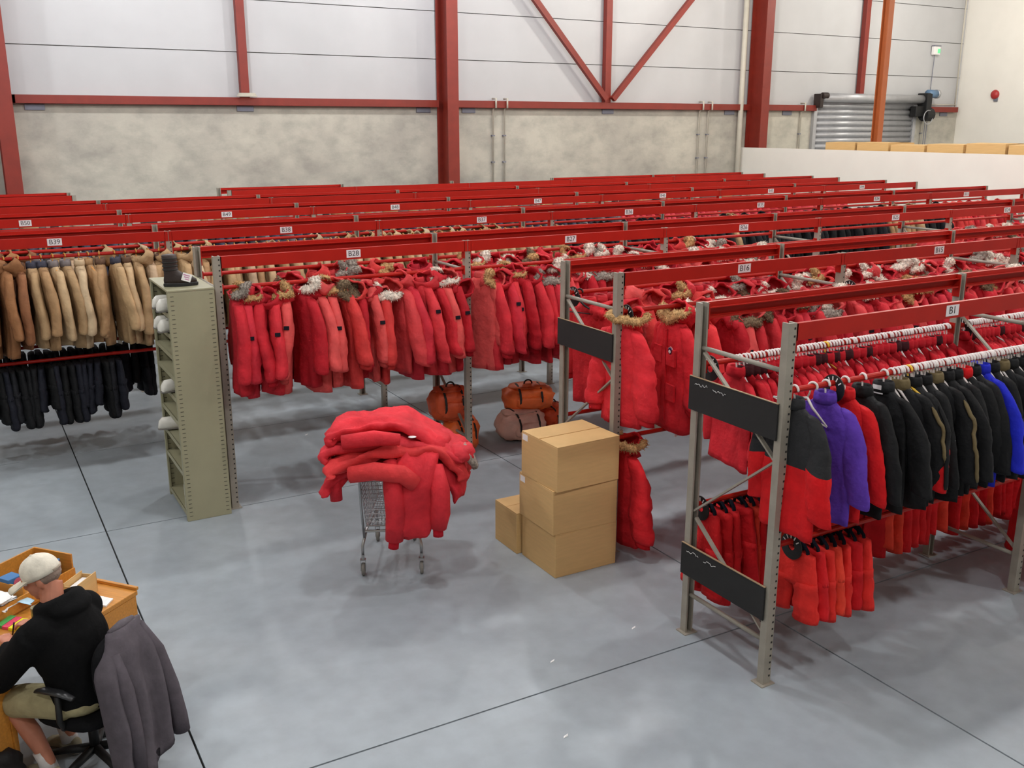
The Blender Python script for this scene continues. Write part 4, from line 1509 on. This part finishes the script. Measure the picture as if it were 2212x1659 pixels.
# ------------------------------------------------------------------ office chair
PR = Vector((-4.2, 1.28, 0))
ch = empty('office_chair', PR+E2*-.07, TH)
tag(ch, 'black swivel office chair under the seated man', 'chair')
G().ell((-.0, 0, .43), (.25, .25, .045), 24, 10, p=.6).build('seat', 'knit', ch, smooth=True, color=BLK)
G().ell((-.245, -.04, .74), (.045, .22, .2), 20, 14, p=.65).build('backrest', 'knit', ch, smooth=True, color=BLK)
G().tube([(-.1, 0, .38), (-.27, -.02, .4), (-.3, -.03, .6)], .022, 8, squash=.5).build('back_bracket', 'black', ch, smooth=True)
for s in (-1, 1):
    G().tube([(-.17, s*.27, .655), (-.08, s*.275, .675), (.03, s*.275, .67), (.1, s*.265, .645)], [.02, .03, .032, .022], 10, squash=.5).build('armrest', mat('armrest_plastic', lin(45, 45, 47), .35, var=.05), ch, smooth=True)
    G().tube([(-.06, s*.275, .65), (-.07, s*.29, .5), (-.02, s*.22, .4)], .018, 8).build('arm_support', 'black', ch, smooth=True)
G().tube([(0, 0, .12), (0, 0, .4)], .03, 12).build('gas_column', 'black', ch, smooth=True)
for i in range(5):
    a = .3+i*2*PI/5
    lg = G().tube([(0, 0, .13), (.16*math.cos(a), .16*math.sin(a), .105), (.3*math.cos(a), .3*math.sin(a), .07)], [.03, .024, .018], 8).build('base_leg', 'black', ch, smooth=True)
    G().lathe([(.026, -.022), (.03, -.016), (.03, .016), (.026, .022)], (.3*math.cos(a), .3*math.sin(a), .03), 14, rot=Matrix.Rotation(PI/2, 3, 'X') @ Matrix.Rotation(a, 3, 'Y')).build('caster', 'black', lg, smooth=True)

# grey jacket over the chair back
jk = empty('grey_jacket', PR+E2*-.09, TH)
tag(jk, 'charcoal grey fleece jacket draped over the chair back', 'jacket')
rings = []
for i in range(22):
    t = i/21
    z = .965-.8*t
    yl = .1+.13*sm(0, .3, t)+.01*t
    yr = .17+.07*sm(0, .5, t)
    hw, yc = (yl+yr)/2, (yl-yr)/2
    xc = -.265-.1*t
    th_ = .022+.05*sm(0, .15, t)
    ring = []
    for j in range(64):
        a = 2*PI*j/64
        ca, sa = math.cos(a), math.sin(a)
        y = hw*math.copysign(abs(ca)**.85, ca)
        x = xc+th_*math.copysign(abs(sa)**.8, sa)
        if sa < 0:
            x -= .055*sm(.05, .5, t)*(.5+.5*math.sin(y*38+1.5-2.2*t))+.02*noise.noise(Vector((y*8, t*4, 3)))
        ring.append((x, y+yc, z-.05*t*math.sin(y*14+1)))
    rings.append(ring)
G().loft(rings).build('body', 'knit', jk, smooth=True, color=lin(88, 82, 88))
for (pts, rr, nm) in (([(-.27, -.15, .92), (-.34, -.19, .74), (-.4, -.21, .5), (-.44, -.22, .3), (-.45, -.22, .2)], [.03, .052, .056, .05, .05], 'sleeve'), ([(-.3, .1, .85), (-.38, .12, .65), (-.41, .12, .4), (-.42, .11, .1)], [.04, .05, .05, .045], 'sleeve')):
    G().tube(pts, rr, 14).build(nm, 'knit', jk, smooth=True, color=lin(84, 78, 84))
G().tube([(-.25, -.13, .96), (-.26, -.03, .972), (-.255, .06, .955)], [.018, .026, .02], 10).build('collar', 'knit', jk, smooth=True, color=lin(96, 90, 96))

# bag on the floor under the desk
o = ondesk('tin_can', .3, .55, .75, 0)
G().lathe([(.03, 0), (.032, .004), (.032, .085), (.033, .09), (.029, .09), (.029, .02), (.001, .02)], n=20).build('can', mat('olive_tin', lin(132, 124, 92), .4, .3, var=.1), o, smooth=True)
G().torus((0, 0, .09), .031, .002, 20, 6).build('rim', 'chrome', o, smooth=True)
tag(o, 'small olive tin can on the desk behind his wrist', 'can')

o = empty('black_bag', PR+E1*.42+E2*.32, TH)
G().ell((0, 0, .13), (.2, .15, .13), 20, 12, nz=.2, seed=8, p=.75).build('body', 'nylon', o, smooth=True, color=BLK)
G().torus((0, 0, .26), .07, .012, 16, 6, rot=Matrix.Rotation(PI/2, 3, 'X'), a0=0, a1=PI).build('handle', 'black', o, smooth=True)
tag(o, 'black bag on the floor below the desk by his foot', 'bag')

# ------------------------------------------------------------------ seated man
pe = empty('person', PR, TH)
tag(pe, 'seated person in white cap, black hoodie and khaki shorts at the desk', 'person')


def remesh(o, v, it=4):
    r = o.modifiers.new('remesh', 'REMESH')
    r.mode = 'VOXEL'
    r.voxel_size = v
    r.use_smooth_shade = True
    s = o.modifiers.new('smooth', 'SMOOTH')
    s.iterations = it
    s.factor = .5
    return o


HT = Matrix.Rotation(.45, 3, 'Z') @ Matrix.Rotation(.4, 3, 'Y')
HCn = Vector((.19, -.02, 1.24))


def hp(x, y, z):
    return HCn+HT @ Vector((x, y, z))


B = G()
B.ell(hp(-.012, 0, .03), (.098, .077, .105), 20, 14, HT)
B.ell(hp(.035, 0, -.045), (.07, .06, .078), 18, 12, HT)
B.ell(hp(.062, 0, -.098), (.032, .034, .026), 12, 8, HT)
B.ell(hp(.104, 0, -.022), (.022, .013, .026), 10, 8, HT)
B.ell(hp(.084, 0, .028), (.024, .052, .014), 12, 8, HT)
B.ell(hp(.094, 0, -.062), (.014, .026, .006), 10, 6, HT)
B.ell(hp(.094, 0, -.076), (.013, .022, .006), 10, 6, HT)
for s in (-1, 1):
    B.ell(hp(-.012, s*.078, -.018), (.02, .011, .032), 10, 8, HT)
    B.ell(hp(.07, s*.036, -.03), (.024, .018, .018), 10, 8, HT)
B.tube([(.07, 0, 1.02), (.11, 0, 1.1), hp(-.03, 0, -.05)], [.075, .066, .064], 14)
# torso core under the hoodie
B.tube([(-.02, 0, .5), (0, 0, .7), (.04, 0, .9), (.08, 0, 1.03)], [.12, .11, .115, .07], 14)


def arm(sh, el, wr):
    B.tube([(.06, 0, .97), sh, el, wr], [.06, .05, .042, .03], 12)


def hand(wr, d, s, flip):
    d = Vector(d).normalized()
    s = (Vector(s)-d*Vector(s).dot(d)).normalized()
    n = d.cross(s)
    if n.z < 0:
        n = -n
    wr = Vector(wr)
    R3 = Matrix((d, s, n)).transposed()
    B.ell(wr+d*.05, (.055, .04, .018), 14, 10, R3)
    for i, (off, ln) in enumerate(((-.03, .066), (-.01, .078), (.011, .074), (.03, .058))):
        b0 = wr+d*.085+s*off
        B.tube([b0-d*.02, b0+d*ln*.4+n*.004, b0+d*ln*.75-n*.014, b0+d*ln*.85-n*.034], [.0105, .0095, .009, .0075], 8)
    b0 = wr+d*.03+s*(-.036*flip)
    B.tube([b0, b0+d*.03+s*(-.024*flip)-n*.004, b0+d*.062+s*(-.022*flip)-n*.014], [.013, .0115, .009], 8)


WL, WR = (.43, .05, .80), (.44, -.17, .81)
EL, ER = (.28, .27, .715), (.27, -.27, .74)
arm((.06, .18, .985), EL, WL)
arm((.06, -.18, .985), ER, WR)
hand(WL, (.75, -.35, .02), (.3, .9, 0), 1)
hand(WR, (.85, .2, .0), (-.2, .9, 0), -1)
for s, an in ((1, (.15, .135, .1)), (-1, (.26, -.13, .1))):
    kn = (.37, s*.16, .49)
    B.tube([(-.02, s*.09, .53), (.15, s*.13, .525), kn, ((kn[0]+an[0])/2-.02, s*.15, .31), (an[0], an[1], .13), (an[0]+.005, an[1], .07)], [.08, .075, .06, .056, .038, .04], 14)
body = B.build('body', 'skin', pe)
remesh(body, .0065, 3)
HD = G()
# hoodie
HD.ell((-.015, 0, .56), (.165, .19, .12), 20, 12)
HD.tube([(-.02, 0, .5), (-.02, 0, .64), (.0, 0, .8), (.02, 0, .95), (.045, 0, 1.05), (.075, 0, 1.11)], [.165, .18, .195, .19, .15, .1], 18)
for s in (-1, 1):
    HD.ell((.01, s*.08, .86), (.17, .14, .22), 16, 12)
    HD.ell((.045, s*.175, 1.01), (.1, .09, .09), 14, 10)
for sh, el, wr in (((.06, .2, 1.0), EL, WL), ((.06, -.2, 1.0), ER, WR)):
    v0, v1, v2 = Vector(sh), Vector(el), Vector(wr)
    HD.tube([v0, v0*.5+v1*.5+Vector((0, 0, .0)), v1, v1*.45+v2*.55, v2-(v2-v1).normalized()*.015], [.095, .09, .08, .066, .045], 14)
HD.ell((-.02, 0, 1.11), (.1, .14, .06), 16, 10)
HD.torus((.06, 0, 1.115), .095, .042, 22, 8, rot=Matrix.Rotation(.4, 3, 'Y'), sq=1.15)
hd = HD.build('hoodie', 'knit', pe, color=lin(17, 17, 18))
remesh(hd, .012, 5)
SH = G()
SH.ell((-.02, 0, .53), (.17, .185, .095), 18, 10)
for s in (-1, 1):
    SH.tube([(-.03, s*.09, .53), (.12, s*.12, .53), (.26, s*.15, .52), (.34, s*.16, .5)], [.1, .1, .098, .092], 16)
so = SH.build('shorts', 'knit', pe, color=lin(168, 158, 122))
remesh(so, .012, 4)
CP = G()
rings = []
for i in range(10):
    th = PI*.5*i/9
    k = 1.0
    rings.append([tuple(hp(-.012+.112*math.sin(th)*math.cos(2*PI*j/26), .09*math.sin(th)*math.sin(2*PI*j/26), .04+.098*math.cos(th)+.004*math.sin(j*2*PI/26*6)*math.sin(th))) for j in range(26)])
rings.append([tuple(hp(-.012+.113*math.cos(2*PI*j/26), .091*math.sin(2*PI*j/26), .012)) for j in range(26)])
rings.append([tuple(hp(-.012+.104*math.cos(2*PI*j/26), .082*math.sin(2*PI*j/26), .014)) for j in range(26)])
CP.loft(rings, True, False)
cp_ = CP.build('cap', 'knit', pe, smooth=True, color=lin(232, 224, 208))
br = []
for lay in (0, 1):
    for i in range(7):
        t = i/6
        row = []
        for j in range(15):
            a = -1.15+2.3*j/14
            ex = .105+.105*t*math.cos(a*.7)
            row.append(hp(-.012+(.108*(1-t)+0)*math.cos(a)*1.0+ex*t*1.0+(.0), .088*math.sin(a)*(1-.1*t), .022-.018*t*t-.03*(a*a)*t*.5+lay*.006))
        br.append(row)
rows = br[:7]+list(reversed(br[7:]))
G().loft([[tuple(p) for p in r] for r in rows]+[[tuple(p) for p in rows[0]]], False, False, closed=False).build('cap_brim', 'knit', cp_, smooth=True, color=lin(226, 216, 196))
G().ell(hp(-.012, 0, .138), (.009, .009, .006), 8, 6).build('cap_button', 'knit', cp_, smooth=True, color=lin(220, 210, 190))
G().tube([hp(-.105, -.05, .02), hp(-.126, 0, .018), hp(-.105, .05, .02)], .008, 6).build('cap_strap', 'knit', cp_, smooth=True, color=lin(170, 155, 140))
G().ell(hp(-.028, 0, .0), (.088, .08, .062), 18, 12, HT, nz=.05).build('hair', 'hair', pe, smooth=True)
for s in (-1, 1):
    G().ell(hp(.083, s*.034, .0), (.008, .011, .008), 10, 8).build('eye', 'paper', pe, smooth=True)
for s, an in ((1, (.15, .135)), (-1, (.26, -.13))):
    sk = G().tube([(an[0]+.045, an[1]*1.05, .2), (an[0]+.02, an[1]*1.02, .14), (an[0]+.0, an[1], .07)], [.05, .048, .05], 14).build('sock', 'knit', pe, smooth=True, color=lin(215, 210, 208))
    S2 = G()
    S2.loft([[(an[0]-.07+x, an[1]+w_*math.cos(2*PI*j/16), .012+h*(.5+.5*math.sin(2*PI*j/16))) for j in range(16)] for x, w_, h in ((-.0, .02, .05), (.015, .036, .085), (.07, .042, .1), (.13, .044, .08), (.19, .047, .06), (.235, .04, .045), (.255, .015, .03))])
    s3 = S2.build('shoe', 'knit', pe, smooth=True, color=lin(150, 142, 120))
    G().loft([[(an[0]-.075+x, an[1]+w_*math.cos(2*PI*j/16), .008+.008*math.sin(2*PI*j/16)) for j in range(16)] for x, w_ in ((0, .025), (.02, .042), (.13, .048), (.2, .051), (.262, .02))]).build('shoe_sole', 'wheel', s3, smooth=True)
    G().tube([(an[0]+.03, an[1]-.03, .085), (an[0]+.05, an[1], .1), (an[0]+.03, an[1]+.03, .085)], .006, 6).build('shoe_lace', 'paper', s3)
pn = empty('pen', PR+E1*.53+E2*-.06+Vector((0, 0, .78)), TH)
G().tube([(0, 0, 0), (-.05, .02, .1)], .005, 8).build('barrel', 'black', pn, smooth=True)
G().tube([(0, 0, 0), (.004, -.0015, -.008)], [.004, .001], 8).build('tip', 'chrome', pn, smooth=True)
tag(pn, 'dark pen held in the hand of the seated man', 'pen')
# small leftovers
for i, (x, y, lb) in enumerate(((-.35, 1.05, 'small white paper scrap on the floor left of the nearest rack'), (-1.15, .95, 'small white paper scrap on the open floor before the trolley'), (-1.0, 7.0, 'small white paper scrap on the floor under the third rack'), (-1.55, .15, 'small white paper scrap on the floor near the bottom edge'))):
    rn = random.Random(i)
    g = G().add([(0, 0, .002), (.06, .01, .004), (.075, .03, .012), (.02, .028, .003), (0, 0, .001), (.06, .01, .002), (.075, .03, .01), (.02, .028, .001)], [(0, 1, 2, 3), (7, 6, 5, 4), (0, 4, 5, 1), (1, 5, 6, 2), (2, 6, 7, 3), (3, 7, 4, 0)])
    ps = g.build('paper_scrap', 'paper', loc=(x, y, 0))
    ps.scale = (.6, .6, 1)
    tag(ps, lb, 'paper scrap', 'paper scraps on the floor')
g = G()
for i in range(4):
    g.torus((.97, YW-.25, 4.31+.018*i), .2-.012*i, .011, 26, 6, sq=.45)
tag(g.build('rope_coil', 'pipe', smooth=True), 'cream rope coil lying on the girder below the slim left post', 'rope')
